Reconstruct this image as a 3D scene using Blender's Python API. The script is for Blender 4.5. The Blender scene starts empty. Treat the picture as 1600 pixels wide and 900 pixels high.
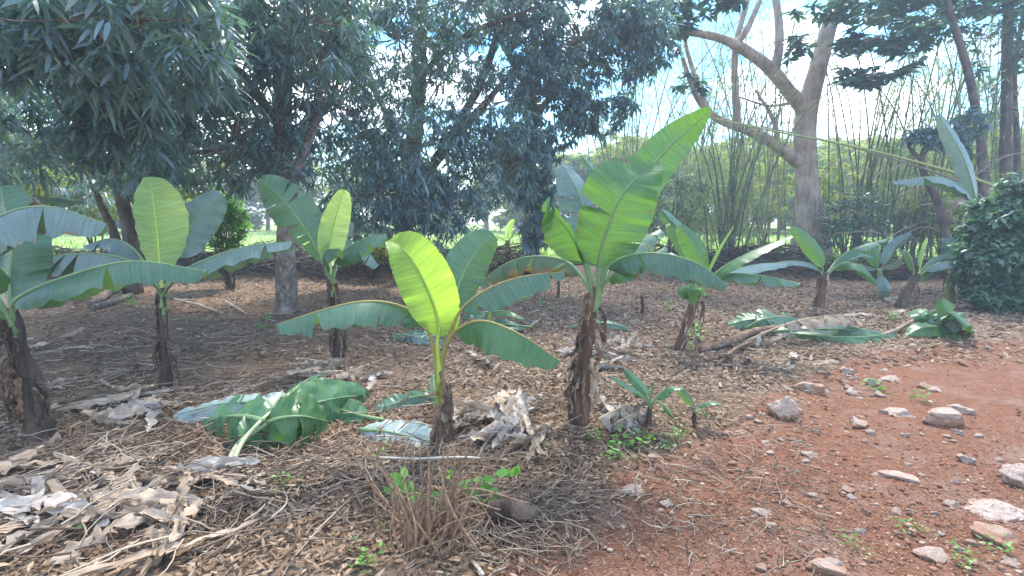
import bpy, math, random
import numpy as np
from mathutils import Vector, Matrix, noise as mnoise

R = math.radians
scene = bpy.context.scene
COL = scene.collection
rng = random.Random(7)
NR = np.random.default_rng(11)

# ------------------------------------------------------------------ camera
F, CX, CY, CAMZ, PITCH = 760.0, 800.0, 450.0, 1.6, R(7.5)
cd = bpy.data.cameras.new('camera')
cam = bpy.data.objects.new('camera', cd)
COL.objects.link(cam)
cam.location = (0, 0, CAMZ)
cam.rotation_euler = (R(90) - PITCH, 0, 0)
cd.sensor_width = 36
cd.lens = 36 * F / 1600
cd.clip_start, cd.clip_end = 0.05, 2000
scene.camera = cam

# ------------------------------------------------------------------ sky, sun, exposure
SUN_EL, SUN_AZ = R(56), R(18)          # azimuth from +Y towards +X
w = bpy.data.worlds.new('World')
scene.world = w
w.use_nodes = True
nt = w.node_tree
bg = nt.nodes['Background']
bg.inputs['Strength'].default_value = 0.11
sky = nt.nodes.new('ShaderNodeTexSky')
sky.sky_type = 'NISHITA'
sky.sun_disc = False
sky.sun_elevation = SUN_EL
sky.sun_rotation = SUN_AZ
sky.dust_density = 0.3
sky.air_density = 1.3
sky.ozone_density = 3.0
tc = nt.nodes.new('ShaderNodeTexCoord')
mp = nt.nodes.new('ShaderNodeMapping')
mp.inputs['Scale'].default_value = (1.0, 1.0, 2.2)
mp.inputs['Location'].default_value = (0.35, 0.1, 0.2)
cn = nt.nodes.new('ShaderNodeTexNoise')
cn.inputs['Scale'].default_value = 2.3
cn.inputs['Detail'].default_value = 7
cn.inputs['Roughness'].default_value = 0.58
cr = nt.nodes.new('ShaderNodeValToRGB')
cr.color_ramp.elements[0].position = 0.49
cr.color_ramp.elements[1].position = 0.60
mx = nt.nodes.new('ShaderNodeMix')
mx.data_type = 'RGBA'
nt.links.new(tc.outputs['Generated'], mp.inputs['Vector'])
nt.links.new(mp.outputs['Vector'], cn.inputs['Vector'])
nt.links.new(cn.outputs['Fac'], cr.inputs['Fac'])
nt.links.new(cr.outputs['Color'], mx.inputs['Factor'])
hs = nt.nodes.new('ShaderNodeHueSaturation')
hs.inputs['Saturation'].default_value = 1.45
hs.inputs['Value'].default_value = 0.9
nt.links.new(sky.outputs['Color'], hs.inputs['Color'])
nt.links.new(hs.outputs['Color'], mx.inputs[6])
mx.inputs[7].default_value = (8.6, 8.8, 9.2, 1)
nt.links.new(mx.outputs[2], bg.inputs['Color'])

sl = bpy.data.lights.new('sun', 'SUN')
sun = bpy.data.objects.new('sun', sl)
COL.objects.link(sun)
sl.energy = 1.5
sl.angle = R(11)
sl.color = (1.0, 0.95, 0.86)
sdir = Vector((math.sin(SUN_AZ) * math.cos(SUN_EL), math.cos(SUN_AZ) * math.cos(SUN_EL), math.sin(SUN_EL)))
sun.rotation_euler = sdir.to_track_quat('Z', 'Y').to_euler()
vs = scene.view_settings
vs.view_transform = 'Standard'
vs.look = 'None'
vs.exposure = 2.45
VEIL = 0.0038
vs.gamma = 1
vs.use_curve_mapping = False
cy = scene.cycles
cy.max_bounces = 6
cy.diffuse_bounces = 3
cy.glossy_bounces = 2
cy.transmission_bounces = 3
cy.use_denoising = True
cy.volume_bounces = 0

# ------------------------------------------------------------------ projection helpers
FW = Vector((0, math.cos(PITCH), -math.sin(PITCH)))
UP = Vector((0, math.sin(PITCH), math.cos(PITCH)))
RT = Vector((1, 0, 0))
CAM = Vector((0, 0, CAMZ))


def ray(px, py):
    return FW + RT * ((px - CX) / F) + UP * ((CY - py) / F)


def at(px, py, Y):
    d = ray(px, py)
    return CAM + d * (Y / d.y)


def flat(px, py, z=0.0):
    d = ray(px, py)
    return CAM + d * ((z - CAMZ) / d.z)


# red path: boundary given on the ground
PB = [flat(*p) for p in [(640, 1100), (745, 900), (850, 815), (940, 735), (1060, 690), (1150, 645), (1240, 590), (1330, 556), (1450, 538), (1700, 520), (2300, 500)]]
PB = np.array([(p.x, p.y) for p in PB])


def path_sd(x, y):
    """signed distance: positive inside the path (numpy arrays)"""
    x = np.asarray(x, float)
    y = np.asarray(y, float)
    best = np.full(x.shape, 1e9)
    sgn = np.zeros(x.shape)
    for a, b in zip(PB[:-1], PB[1:]):
        ab = b - a
        t = np.clip(((x - a[0]) * ab[0] + (y - a[1]) * ab[1]) / (ab @ ab), 0, 1)
        dx, dy = x - (a[0] + t * ab[0]), y - (a[1] + t * ab[1])
        d = np.hypot(dx, dy)
        cr_ = ab[0] * (y - a[1]) - ab[1] * (x - a[0])
        m = d < best
        best = np.where(m, d, best)
        sgn = np.where(m, np.where(cr_ < 0, 1, -1), sgn)
    return best * sgn


def sm(a, b, x):
    t = np.clip((x - a) / (b - a), 0, 1)
    return t * t * (3 - 2 * t)


def Hn(x, y):
    x = np.asarray(x, float)
    y = np.asarray(y, float)
    h = 0.035 * np.sin(1.3 * x + 0.7) * np.sin(1.1 * y + 2) + 0.022 * np.sin(2.9 * x + 1.7 * y) * np.sin(2.3 * y - 0.9 * x + 1)
    h = h + 0.012 * np.sin(5.3 * x - 3.1 * y + 0.5) * np.sin(4.7 * y + 2.2 * x)
    p = sm(-0.5, 0.5, path_sd(x, y))
    h = h * (1 - 0.6 * p) - 0.05 * p
    bank = np.exp(-((y - 14.6 - 0.25 * np.sin(0.9 * x)) / 0.75) ** 2) * (0.42 + 0.12 * np.sin(1.7 * x + 1)) * sm(-60, -40, x) * sm(9.6, 8.6, x)
    h = h + bank + 0.25 * sm(14.6, 17, y) + 0.02 * np.clip(np.minimum(y, 80) - 17, 0, None)
    return h


PBL = [(float(a[0]), float(a[1]), float(b[0] - a[0]), float(b[1] - a[1])) for a, b in zip(PB[:-1], PB[1:])]


def sd1(x, y):
    best, sg = 1e9, 0
    for ax, ay, bx, by in PBL:
        t = min(1, max(0, ((x - ax) * bx + (y - ay) * by) / (bx * bx + by * by)))
        dx, dy = x - (ax + t * bx), y - (ay + t * by)
        d = dx * dx + dy * dy
        if d < best:
            best = d
            sg = 1 if bx * (y - ay) - by * (x - ax) < 0 else -1
    return math.sqrt(best) * sg


def sm1(a, b, x):
    t = min(1, max(0, (x - a) / (b - a)))
    return t * t * (3 - 2 * t)


def H(x, y):
    sin = math.sin
    h = 0.035 * sin(1.3 * x + 0.7) * sin(1.1 * y + 2) + 0.022 * sin(2.9 * x + 1.7 * y) * sin(2.3 * y - 0.9 * x + 1)
    h += 0.012 * sin(5.3 * x - 3.1 * y + 0.5) * sin(4.7 * y + 2.2 * x)
    p = sm1(-0.5, 0.5, sd1(x, y))
    h = h * (1 - 0.6 * p) - 0.05 * p
    h += math.exp(-((y - 14.6 - 0.25 * sin(0.9 * x)) / 0.75) ** 2) * (0.42 + 0.12 * sin(1.7 * x + 1)) * sm1(-60, -40, x) * sm1(9.6, 8.6, x)
    return h + 0.25 * sm1(14.6, 17, y) + 0.02 * max(0.0, min(y, 80) - 17)


def gd(px, py, hh=0.0):
    p = flat(px, py, hh)
    for _ in range(3):
        p = flat(px, py, hh + H(p.x, p.y))
    return p


# ------------------------------------------------------------------ material helpers
def new_mat(name):
    m = bpy.data.materials.new(name)
    m.use_nodes = True
    t = m.node_tree
    t.nodes.clear()
    out = t.nodes.new('ShaderNodeOutputMaterial')
    return m, t, out


def N(t, typ, **kw):
    n = t.nodes.new('ShaderNode' + typ)
    for k, v in kw.items():
        n.inputs[k].default_value = v
    return n


def ramp(t, fac, stops):
    r = N(t, 'ValToRGB')
    e = r.color_ramp.elements
    while len(e) < len(stops):
        e.new(0.5)
    for i, (p, c) in enumerate(stops):
        e[i].position = p
        e[i].color = (*c, 1)
    t.links.new(fac, r.inputs['Fac'])
    return r.outputs['Color']


def mixc(t, fac, a, b, blend='MIX'):
    m = N(t, 'Mix')
    m.data_type = 'RGBA'
    m.blend_type = blend
    for s, v in ((m.inputs[0], fac), (m.inputs[6], a), (m.inputs[7], b)):
        if isinstance(v, (int, float)):
            s.default_value = v
        elif isinstance(v, tuple):
            s.default_value = (*v, 1)
        else:
            t.links.new(v, s)
    return m.outputs[2]


def mth(t, op, a, b=0.0, c=None):
    m = N(t, 'Math')
    m.operation = op
    for i, v in enumerate((a, b) if c is None else (a, b, c)):
        if isinstance(v, (int, float)):
            m.inputs[i].default_value = v
        else:
            t.links.new(v, m.inputs[i])
    return m.outputs[0]


def nz(t, scale, detail=4, rough=0.55, vec=None, dist=0.0):
    n = N(t, 'TexNoise', Scale=scale, Detail=detail, Roughness=rough, Distortion=dist)
    if vec is not None:
        t.links.new(vec, n.inputs['Vector'])
    return n.outputs['Fac']


def bump(t, h, strength, dist=0.02):
    b = N(t, 'Bump', Strength=strength, Distance=dist)
    t.links.new(h, b.inputs['Height'])
    return b.outputs['Normal']


def finish(t, out, col, rough, nrm=None, spec=0.4, trans=None, tcol=None):
    p = N(t, 'BsdfPrincipled', Roughness=rough)
    p.inputs['Specular IOR Level'].default_value = spec
    if isinstance(col, tuple):
        p.inputs['Base Color'].default_value = (*col, 1)
    else:
        t.links.new(col, p.inputs['Base Color'])
    if nrm is not None:
        t.links.new(nrm, p.inputs['Normal'])
    sh = p.outputs[0]
    if trans:
        tr = N(t, 'BsdfTranslucent')
        if isinstance(tcol, tuple):
            tr.inputs['Color'].default_value = (*tcol, 1)
        else:
            t.links.new(tcol, tr.inputs['Color'])
        ms = N(t, 'MixShader', Fac=trans)
        t.links.new(sh, ms.inputs[1])
        t.links.new(tr.outputs[0], ms.inputs[2])
        sh = ms.outputs[0]
    t.links.new(sh, out.inputs['Surface'])


def banana_mat(name, c1, c2, tcol, trans, brown=0.0, rough=0.38, spec=0.5):
    m, t, out = new_mat(name)
    uv = N(t, 'UVMap')
    uv.uv_map = 'UVMap'
    ed = N(t, 'UVMap')
    ed.uv_map = 'Edge'
    oi = N(t, 'ObjectInfo')
    sp = N(t, 'SeparateXYZ')
    t.links.new(uv.outputs[0], sp.inputs[0])
    se = N(t, 'SeparateXYZ')
    t.links.new(ed.outputs[0], se.inputs[0])
    geo = N(t, 'NewGeometry')
    big = nz(t, 5, 3, 0.6, geo.outputs['Position'])
    # lateral veins: lines across the blade, spaced unevenly
    cmb = N(t, 'CombineXYZ')
    t.links.new(mth(t, 'MULTIPLY', sp.outputs[0], 1.0), cmb.inputs[0])
    t.links.new(mth(t, 'MULTIPLY', sp.outputs[1], 0.04), cmb.inputs[1])
    v1 = nz(t, 55, 2, 0.6, cmb.outputs[0])
    v2 = nz(t, 190, 1, 0.5, cmb.outputs[0])
    vein = mth(t, 'ADD', mth(t, 'MULTIPLY', v1, 0.6), mth(t, 'MULTIPLY', v2, 0.4))
    base = mixc(t, ramp(t, big, [(0.3, (0, 0, 0)), (0.7, (1, 1, 1))]), c1, c2)
    vr = ramp(t, vein, [(0.32, (0.72, 0.74, 0.7)), (0.66, (1.25, 1.22, 1.2))])
    col = mixc(t, 1.0, base, vr, 'MULTIPLY')
    tc_ = mixc(t, 1.0, mixc(t, big, tcol, tuple(x * 0.75 for x in tcol)), vr, 'MULTIPLY')
    if brown > 0:
        bn = nz(t, 14, 4, 0.65, geo.outputs['Position'])
        e = mth(t, 'ADD', mth(t, 'MULTIPLY', se.outputs[1], 0.55), mth(t, 'MULTIPLY', bn, 0.75))
        bf = ramp(t, e, [(0.98 - brown * 0.35, (0, 0, 0)), (1.03 - brown * 0.35, (1, 1, 1))])
        bc = mixc(t, bn, (0.30, 0.17, 0.05), (0.12, 0.06, 0.025))
        col = mixc(t, bf, col, bc)
        tc_ = mixc(t, bf, tc_, (0.2, 0.1, 0.03))
    # dust and small blemishes
    ds = nz(t, 22, 5, 0.7, geo.outputs['Position'])
    col = mixc(t, ramp(t, ds, [(0.5, (0, 0, 0)), (0.8, (0.35, 0.35, 0.35))]), col, (0.24, 0.25, 0.17))
    sp_ = nz(t, 60, 2, 0.5, geo.outputs['Position'])
    col = mixc(t, ramp(t, sp_, [(0.70, (0, 0, 0)), (0.76, (0.8, 0.8, 0.8))]), col, (0.13, 0.08, 0.03))
    nrm = bump(t, vein, 0.35, 0.006)
    finish(t, out, col, rough, nrm, spec, trans, tc_)
    return m


def leafmat(name, stops, tcol, trans=0.3, rough=0.4, spec=0.5):
    """foliage: colour from a random value per leaf"""
    m, t, out = new_mat(name)
    a = N(t, 'Attribute')
    a.attribute_name = 'rnd'
    col = ramp(t, a.outputs['Fac'], stops)
    tc_ = mixc(t, 1.0, col, tcol, 'MULTIPLY')
    finish(t, out, col, rough, None, spec, trans, tc_)
    return m


def bark(name, c1, c2, c3, scale=6, stretch=0.25, strength=0.8):
    m, t, out = new_mat(name)
    tc_ = N(t, 'TexCoord')
    mp_ = N(t, 'Mapping')
    mp_.inputs['Scale'].default_value = (1, 1, stretch)
    t.links.new(tc_.outputs['Object'], mp_.inputs['Vector'])
    n1 = nz(t, scale, 6, 0.65, mp_.outputs[0], 0.4)
    n2 = nz(t, scale * 5, 4, 0.6, mp_.outputs[0])
    n3 = nz(t, 2.2, 3, 0.5, tc_.outputs['Object'])
    col = ramp(t, n1, [(0.3, c1), (0.5, c2), (0.68, c3)])
    col = mixc(t, mth(t, 'MULTIPLY', n2, 0.5), col, tuple(x * 0.5 for x in c2))
    col = mixc(t, ramp(t, n3, [(0.52, (0, 0, 0)), (0.62, (0.5, 0.5, 0.5))]), col, c3)
    h = mth(t, 'ADD', n1, mth(t, 'MULTIPLY', n2, 0.5))
    finish(t, out, col, 0.85, bump(t, h, strength, 0.04), 0.2)
    return m


M = {}
M['mature'] = banana_mat('banana_leaf_mature', (0.050, 0.115, 0.068), (0.085, 0.165, 0.105), (0.15, 0.33, 0.06), 0.28, 0.10)
M['mid'] = banana_mat('banana_leaf_mid', (0.055, 0.135, 0.052), (0.085, 0.185, 0.07), (0.17, 0.38, 0.05), 0.38, 0.10)
M['young'] = banana_mat('banana_leaf_young', (0.22, 0.36, 0.07), (0.27, 0.42, 0.10), (0.50, 0.80, 0.08), 0.60, 0.03, 0.42, 0.35)
M['pale'] = banana_mat('banana_leaf_pale', (0.25, 0.36, 0.13), (0.31, 0.43, 0.18), (0.55, 0.80, 0.20), 0.58, 0.0, 0.42, 0.35)
M['blue'] = banana_mat('banana_leaf_sky_tint', (0.10, 0.155, 0.145), (0.14, 0.20, 0.185), (0.12, 0.25, 0.09), 0.22, 0.10, 0.36)  # paler bluish copy of the mature leaf, sky reflection put into the colour
M['burnt'] = banana_mat('banana_leaf_burnt', (0.055, 0.10, 0.05), (0.085, 0.14, 0.06), (0.2, 0.3, 0.06), 0.3, 0.55)
M['cut'] = banana_mat('banana_leaf_cut', (0.045, 0.13, 0.06), (0.10, 0.21, 0.09), (0.15, 0.35, 0.06), 0.22, 0.12)
M['underside'] = banana_mat('banana_leaf_underside', (0.25, 0.32, 0.30), (0.33, 0.40, 0.37), (0.2, 0.3, 0.15), 0.15, 0.05)


def simple(name, stops, scale=12, rough=0.8, strength=0.4, dist=0.01, spec=0.25, detail=5, trans=None, tcol=None, obj_rand=0.0):
    m, t, out = new_mat(name)
    tc_ = N(t, 'TexCoord')
    n1 = nz(t, scale, detail, 0.62, tc_.outputs['Object'])
    col = ramp(t, n1, stops)
    if obj_rand:
        oi = N(t, 'ObjectInfo')
        hs = N(t, 'HueSaturation')
        t.links.new(mth(t, 'ADD', mth(t, 'MULTIPLY', oi.outputs['Random'], obj_rand), 1 - obj_rand * 0.5), hs.inputs['Value'])
        t.links.new(col, hs.inputs['Color'])
        col = hs.outputs[0]
    finish(t, out, col, rough, bump(t, n1, strength, dist), spec, trans, tcol)
    return m


M['midrib'] = simple('leaf_midrib', [(0.3, (0.13, 0.21, 0.085)), (0.7, (0.21, 0.30, 0.14))], 20, 0.45)
M['petiole_o'] = simple('leaf_stalk_ochre', [(0.3, (0.22, 0.21, 0.055)), (0.7, (0.33, 0.25, 0.09))], 20, 0.5)
M['midrib_y'] = simple('leaf_midrib_young', [(0.3, (0.30, 0.42, 0.06)), (0.7, (0.40, 0.50, 0.10))], 20, 0.45)
M['midrib_p'] = simple('leaf_stalk_pale', [(0.3, (0.30, 0.33, 0.16)), (0.7, (0.46, 0.47, 0.30))], 20, 0.5)
M['midrib_d'] = simple('leaf_midrib_dry', [(0.3, (0.30, 0.22, 0.12)), (0.7, (0.45, 0.36, 0.22))], 20, 0.7)
M['dry'] = simple('dry_banana_leaf', [(0.25, (0.14, 0.095, 0.063)), (0.5, (0.35, 0.26, 0.185)), (0.75, (0.52, 0.42, 0.32))], 9, 0.85, 0.6, 0.02, 0.15, 6, 0.12, (0.3, 0.2, 0.12), 0.5)
M['drygrey'] = simple('dry_grey_leaf', [(0.25, (0.15, 0.113, 0.085)), (0.5, (0.33, 0.27, 0.22)), (0.75, (0.50, 0.44, 0.375))], 9, 0.85, 0.6, 0.02, 0.15, 6, 0.1, (0.3, 0.25, 0.2), 0.5)
M['sheath'] = simple('dry_sheath', [(0.25, (0.06, 0.035, 0.022)), (0.5, (0.19, 0.115, 0.075)), (0.78, (0.36, 0.26, 0.18))], 14, 0.85, 0.7, 0.02, 0.15, 6)
M['sheath_d'] = simple('dark_dry_sheath', [(0.25, (0.03, 0.02, 0.016)), (0.5, (0.10, 0.065, 0.048)), (0.78, (0.22, 0.16, 0.12))], 14, 0.85, 0.7, 0.02, 0.15, 6)
M['stem_brown'] = bark('banana_stem_brown', (0.05, 0.028, 0.02), (0.15, 0.085, 0.055), (0.27, 0.17, 0.11), 11, 0.16, 0.9)
M['stem_dark'] = bark('banana_stem_dark', (0.03, 0.022, 0.018), (0.085, 0.06, 0.045), (0.17, 0.12, 0.085), 11, 0.16, 0.9)
M['stem_green'] = bark('banana_stem_green', (0.20, 0.17, 0.04), (0.27, 0.28, 0.07), (0.34, 0.22, 0.08), 9, 0.15, 0.3)
M['stem_pale'] = bark('banana_stem_pale_green', (0.20, 0.28, 0.07), (0.30, 0.40, 0.13), (0.36, 0.42, 0.18), 9, 0.15, 0.3)
M['bark_mango'] = bark('mango_bark', (0.085, 0.062, 0.05), (0.20, 0.155, 0.125), (0.44, 0.38, 0.33), 15, 0.6, 0.9)
M['bark_dark'] = bark('dark_bark', (0.05, 0.036, 0.03), (0.11, 0.08, 0.065), (0.18, 0.14, 0.12), 8, 0.3, 0.9)
M['bark_pale'] = bark('pale_bark', (0.16, 0.115, 0.085), (0.35, 0.265, 0.205), (0.48, 0.39, 0.31), 6, 0.2, 1.0)
M['twig'] = simple('twig_bark', [(0.3, (0.14, 0.095, 0.07)), (0.7, (0.34, 0.26, 0.20))], 25, 0.85)
M['twig_pale'] = simple('pale_stick', [(0.3, (0.34, 0.28, 0.22)), (0.7, (0.52, 0.46, 0.38))], 25, 0.8)
M['stalk'] = simple('brown_stalk', [(0.3, (0.13, 0.075, 0.045)), (0.7, (0.33, 0.21, 0.13))], 30, 0.8)
M['culm'] = simple('bamboo_culm', [(0.3, (0.055, 0.065, 0.045)), (0.7, (0.13, 0.14, 0.09))], 5, 0.5)
M['culm_y'] = simple('bamboo_culm_green', [(0.3, (0.19, 0.22, 0.06)), (0.7, (0.31, 0.32, 0.13))], 5, 0.5)
M['mango'] = leafmat('mango_leaves', [(0.0, (0.060, 0.105, 0.130)), (0.5, (0.120, 0.178, 0.210)), (0.84, (0.19, 0.26, 0.27)), (0.95, (0.23, 0.29, 0.14)), (1.0, (0.32, 0.26, 0.09))], (1.7, 2.2, 0.9), 0.28, 0.34, 0.6)  # blue tint puts lens veil and sky sheen into the leaf colour
M['mango2'] = leafmat('dense_tree_leaves', [(0.0, (0.050, 0.090, 0.125)), (0.6, (0.098, 0.158, 0.198)), (1.0, (0.16, 0.23, 0.22))], (1.7, 2.2, 0.9), 0.28, 0.36, 0.6)  # same blue veil tint painted into these canopy leaves
M['bigtree'] = leafmat('broad_tree_leaves', [(0.0, (0.03, 0.065, 0.065)), (0.7, (0.06, 0.11, 0.10)), (1.0, (0.11, 0.16, 0.09))], (1.6, 2.2, 0.9), 0.3, 0.4, 0.5)
M['bamboo'] = leafmat('bamboo_leaves', [(0.0, (0.11, 0.14, 0.08)), (0.6, (0.19, 0.22, 0.12)), (1.0, (0.31, 0.31, 0.16))], (1.7, 2.0, 0.9), 0.4, 0.5, 0.3)
M['bamboo_d'] = leafmat('bamboo_leaves_dark', [(0.0, (0.05, 0.08, 0.055)), (0.6, (0.09, 0.125, 0.085)), (1.0, (0.16, 0.19, 0.12))], (1.7, 2.0, 0.9), 0.35, 0.45, 0.4)
M['far'] = leafmat('sunlit_far_leaves', [(0.0, (0.15, 0.18, 0.05)), (0.6, (0.25, 0.275, 0.08)), (1.0, (0.39, 0.36, 0.12))], (1.7, 1.9, 0.7), 0.5, 0.6, 0.2)
M['bush'] = leafmat('glossy_bush_leaves', [(0.0, (0.05, 0.10, 0.075)), (0.6, (0.095, 0.165, 0.12)), (0.95, (0.155, 0.23, 0.15)), (1.0, (0.27, 0.26, 0.12))], (1.6, 2.3, 0.8), 0.3, 0.42, 0.5)
M['lit'] = leafmat('light_green_leaves', [(0.0, (0.07, 0.15, 0.035)), (0.6, (0.12, 0.24, 0.05)), (1.0, (0.2, 0.33, 0.08))], (1.7, 2.0, 0.7), 0.4, 0.45, 0.4)
M['weed'] = leafmat('weed_leaves', [(0.0, (0.06, 0.15, 0.03)), (0.6, (0.11, 0.25, 0.045)), (1.0, (0.20, 0.38, 0.07))], (1.7, 2.0, 0.7), 0.35, 0.45, 0.4)
M['grass'] = leafmat('grass_blades', [(0.0, (0.15, 0.24, 0.06)), (0.6, (0.25, 0.35, 0.10)), (1.0, (0.38, 0.42, 0.18))], (1.5, 1.8, 0.7), 0.35, 0.6, 0.2)
M['litter'] = leafmat('leaf_litter', [(0.0, (0.065, 0.040, 0.024)), (0.35, (0.18, 0.112, 0.068)), (0.65, (0.29, 0.197, 0.125)), (0.88, (0.37, 0.275, 0.185)), (1.0, (0.46, 0.38, 0.28))], (1, 0.8, 0.6), 0.08, 0.85, 0.15)
M['clip'] = leafmat('path_clippings', [(0.0, (0.12, 0.050, 0.030)), (0.5, (0.20, 0.105, 0.068)), (0.78, (0.30, 0.22, 0.145)), (0.92, (0.40, 0.33, 0.25)), (1.0, (0.24, 0.28, 0.13))], (1, 1, 0.6), 0.08, 0.85, 0.15)
M['brush'] = leafmat('brush_twigs', [(0.0, (0.08, 0.052, 0.035)), (0.5, (0.21, 0.150, 0.105)), (1.0, (0.41, 0.325, 0.24))], (1, 0.8, 0.6), 0.01, 0.85, 0.15)
M['pebble'] = leafmat('pebbles', [(0.0, (0.15, 0.06, 0.033)), (0.7, (0.24, 0.115, 0.066)), (1.0, (0.42, 0.30, 0.22))], (1, 0.8, 0.6), 0.01, 0.85, 0.2)


def ground_mat():
    m, t, out = new_mat('ground_soil')
    geo = N(t, 'NewGeometry')
    a = N(t, 'Attribute')
    a.attribute_name = 'path'
    pos = geo.outputs['Position']
    n1 = nz(t, 2.0, 6, 0.65, pos)
    n2 = nz(t, 16, 6, 0.7, pos, 0.8)
    n3 = nz(t, 70, 4, 0.7, pos, 0.5)
    lit = ramp(t, n2, [(0.28, (0.06, 0.036, 0.021)), (0.5, (0.19, 0.120, 0.074)), (0.72, (0.34, 0.243, 0.160))])
    lit = mixc(t, ramp(t, n3, [(0.4, (0, 0, 0)), (0.75, (0.8, 0.8, 0.8))]), lit, (0.26, 0.182, 0.122))
    lit = mixc(t, ramp(t, n1, [(0.42, (0, 0, 0)), (0.62, (0.55, 0.55, 0.55))]), lit, (0.185, 0.133, 0.096))
    red = ramp(t, n2, [(0.25, (0.12, 0.049, 0.027)), (0.5, (0.205, 0.091, 0.051)), (0.75, (0.275, 0.143, 0.091))])
    red = mixc(t, ramp(t, n3, [(0.5, (0, 0, 0)), (0.75, (0.75, 0.75, 0.75))]), red, (0.24, 0.135, 0.092))
    red = mixc(t, ramp(t, n1, [(0.5, (0, 0, 0)), (0.66, (0.65, 0.65, 0.65))]), red, (0.255, 0.165, 0.125))
    f = mth(t, 'ADD', a.outputs['Fac'], mth(t, 'MULTIPLY', mth(t, 'SUBTRACT', n2, 0.5), 0.9))
    f = mth(t, 'ADD', f, mth(t, 'MULTIPLY', mth(t, 'SUBTRACT', n1, 0.5), 0.6))
    col = mixc(t, ramp(t, f, [(0.38, (0, 0, 0)), (0.62, (1, 1, 1))]), lit, red)
    h = mth(t, 'ADD', mth(t, 'MULTIPLY', n2, 1.0), mth(t, 'MULTIPLY', n3, 0.5))
    finish(t, out, col, 0.93, bump(t, h, 0.9, 0.035), 0.12)
    return m


M['ground'] = ground_mat()
M['field'] = simple('field_grass', [(0.3, (0.20, 0.28, 0.07)), (0.55, (0.29, 0.37, 0.12)), (0.75, (0.38, 0.40, 0.19))], 1.3, 0.9, 0.6, 0.1, 0.1, 8)


def rock_mat():
    m, t, out = new_mat('limestone_rock')
    tc_ = N(t, 'TexCoord')
    geo = N(t, 'NewGeometry')
    oi = N(t, 'ObjectInfo')
    n1 = nz(t, 5, 7, 0.68, tc_.outputs['Object'], 0.5)
    n2 = nz(t, 24, 5, 0.65, tc_.outputs['Object'])
    n3 = nz(t, 9, 5, 0.6, geo.outputs['Position'])
    col = ramp(t, n1, [(0.28, (0.25, 0.165, 0.125)), (0.5, (0.44, 0.33, 0.265)), (0.75, (0.58, 0.48, 0.41))])
    s = N(t, 'SeparateXYZ')
    t.links.new(tc_.outputs['Object'], s.inputs[0])
    # red soil clinging to the stone, lower parts and some whole stones
    e = mth(t, 'ADD', mth(t, 'MULTIPLY', s.outputs[2], -0.5), mth(t, 'ADD', n3, mth(t, 'MULTIPLY', mth(t, 'SUBTRACT', oi.outputs['Random'], 0.5), 0.35)))
    col = mixc(t, ramp(t, e, [(0.26, (0, 0, 0)), (0.58, (0.88, 0.88, 0.88))]), col, (0.33, 0.165, 0.095))
    h = mth(t, 'ADD', n1, mth(t, 'MULTIPLY', n2, 0.4))
    finish(t, out, col, 0.9, bump(t, h, 0.8, 0.03), 0.2)
    return m


M['rock'] = rock_mat()


# ------------------------------------------------------------------ object helpers
def tag(o, label=None, cat=None, group=None, kind=None):
    if label:
        o['label'] = label
    if cat:
        o['category'] = cat
    if group:
        o['group'] = group
    if kind:
        o['kind'] = kind
    return o


OFF = {}


def empty(name, loc):
    o = bpy.data.objects.new(name, None)
    COL.objects.link(o)
    o.location = loc
    o.empty_display_size = 0.1
    OFF[o.name] = Vector(loc)
    return o


def copy_tree(o, parent=None):
    c = o.copy()
    COL.objects.link(c)
    if parent is not None:
        c.parent = parent
    for ch in [k for k in o.children]:
        copy_tree(ch, c)
    return c


class MB:
    def __init__(s):
        s.v, s.f, s.uv, s.ed, s.r = [], [], [], [], []

    def add(s, v, f, uv=None, ed=None, r=0.5):
        b = len(s.v)
        s.v += [Vector(p) for p in v]
        s.f += [tuple(i + b for i in q) for q in f]
        s.uv += uv if uv else [(0, 0)] * len(v)
        s.ed += ed if ed else [(0, 0)] * len(v)
        s.r += [r] * len(f)
        return s

    def build(s, name, mat, parent=None, smooth=True, loc=None):
        off = OFF[parent.name] if parent is not None else Vector(loc if loc is not None else (0, 0, 0))
        me = bpy.data.meshes.new(name)
        me.from_pydata([p - off for p in s.v], [], s.f)
        li = np.empty(len(me.loops), dtype=np.int32)
        me.loops.foreach_get('vertex_index', li)
        for nm, dat in (('UVMap', s.uv), ('Edge', s.ed)):
            l = me.uv_layers.new(name=nm)
            l.data.foreach_set('uv', np.array(dat, dtype=np.float32)[li].ravel())
        if smooth:
            me.polygons.foreach_set('use_smooth', [True] * len(me.polygons))
        at_ = me.attributes.new('rnd', 'FLOAT', 'FACE')
        at_.data.foreach_set('value', np.array(s.r, dtype=np.float32))
        me.materials.append(mat)
        o = bpy.data.objects.new(name, me)
        COL.objects.link(o)
        if parent is not None:
            o.parent = parent
        else:
            o.location = off
        OFF[o.name] = off
        return o


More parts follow.
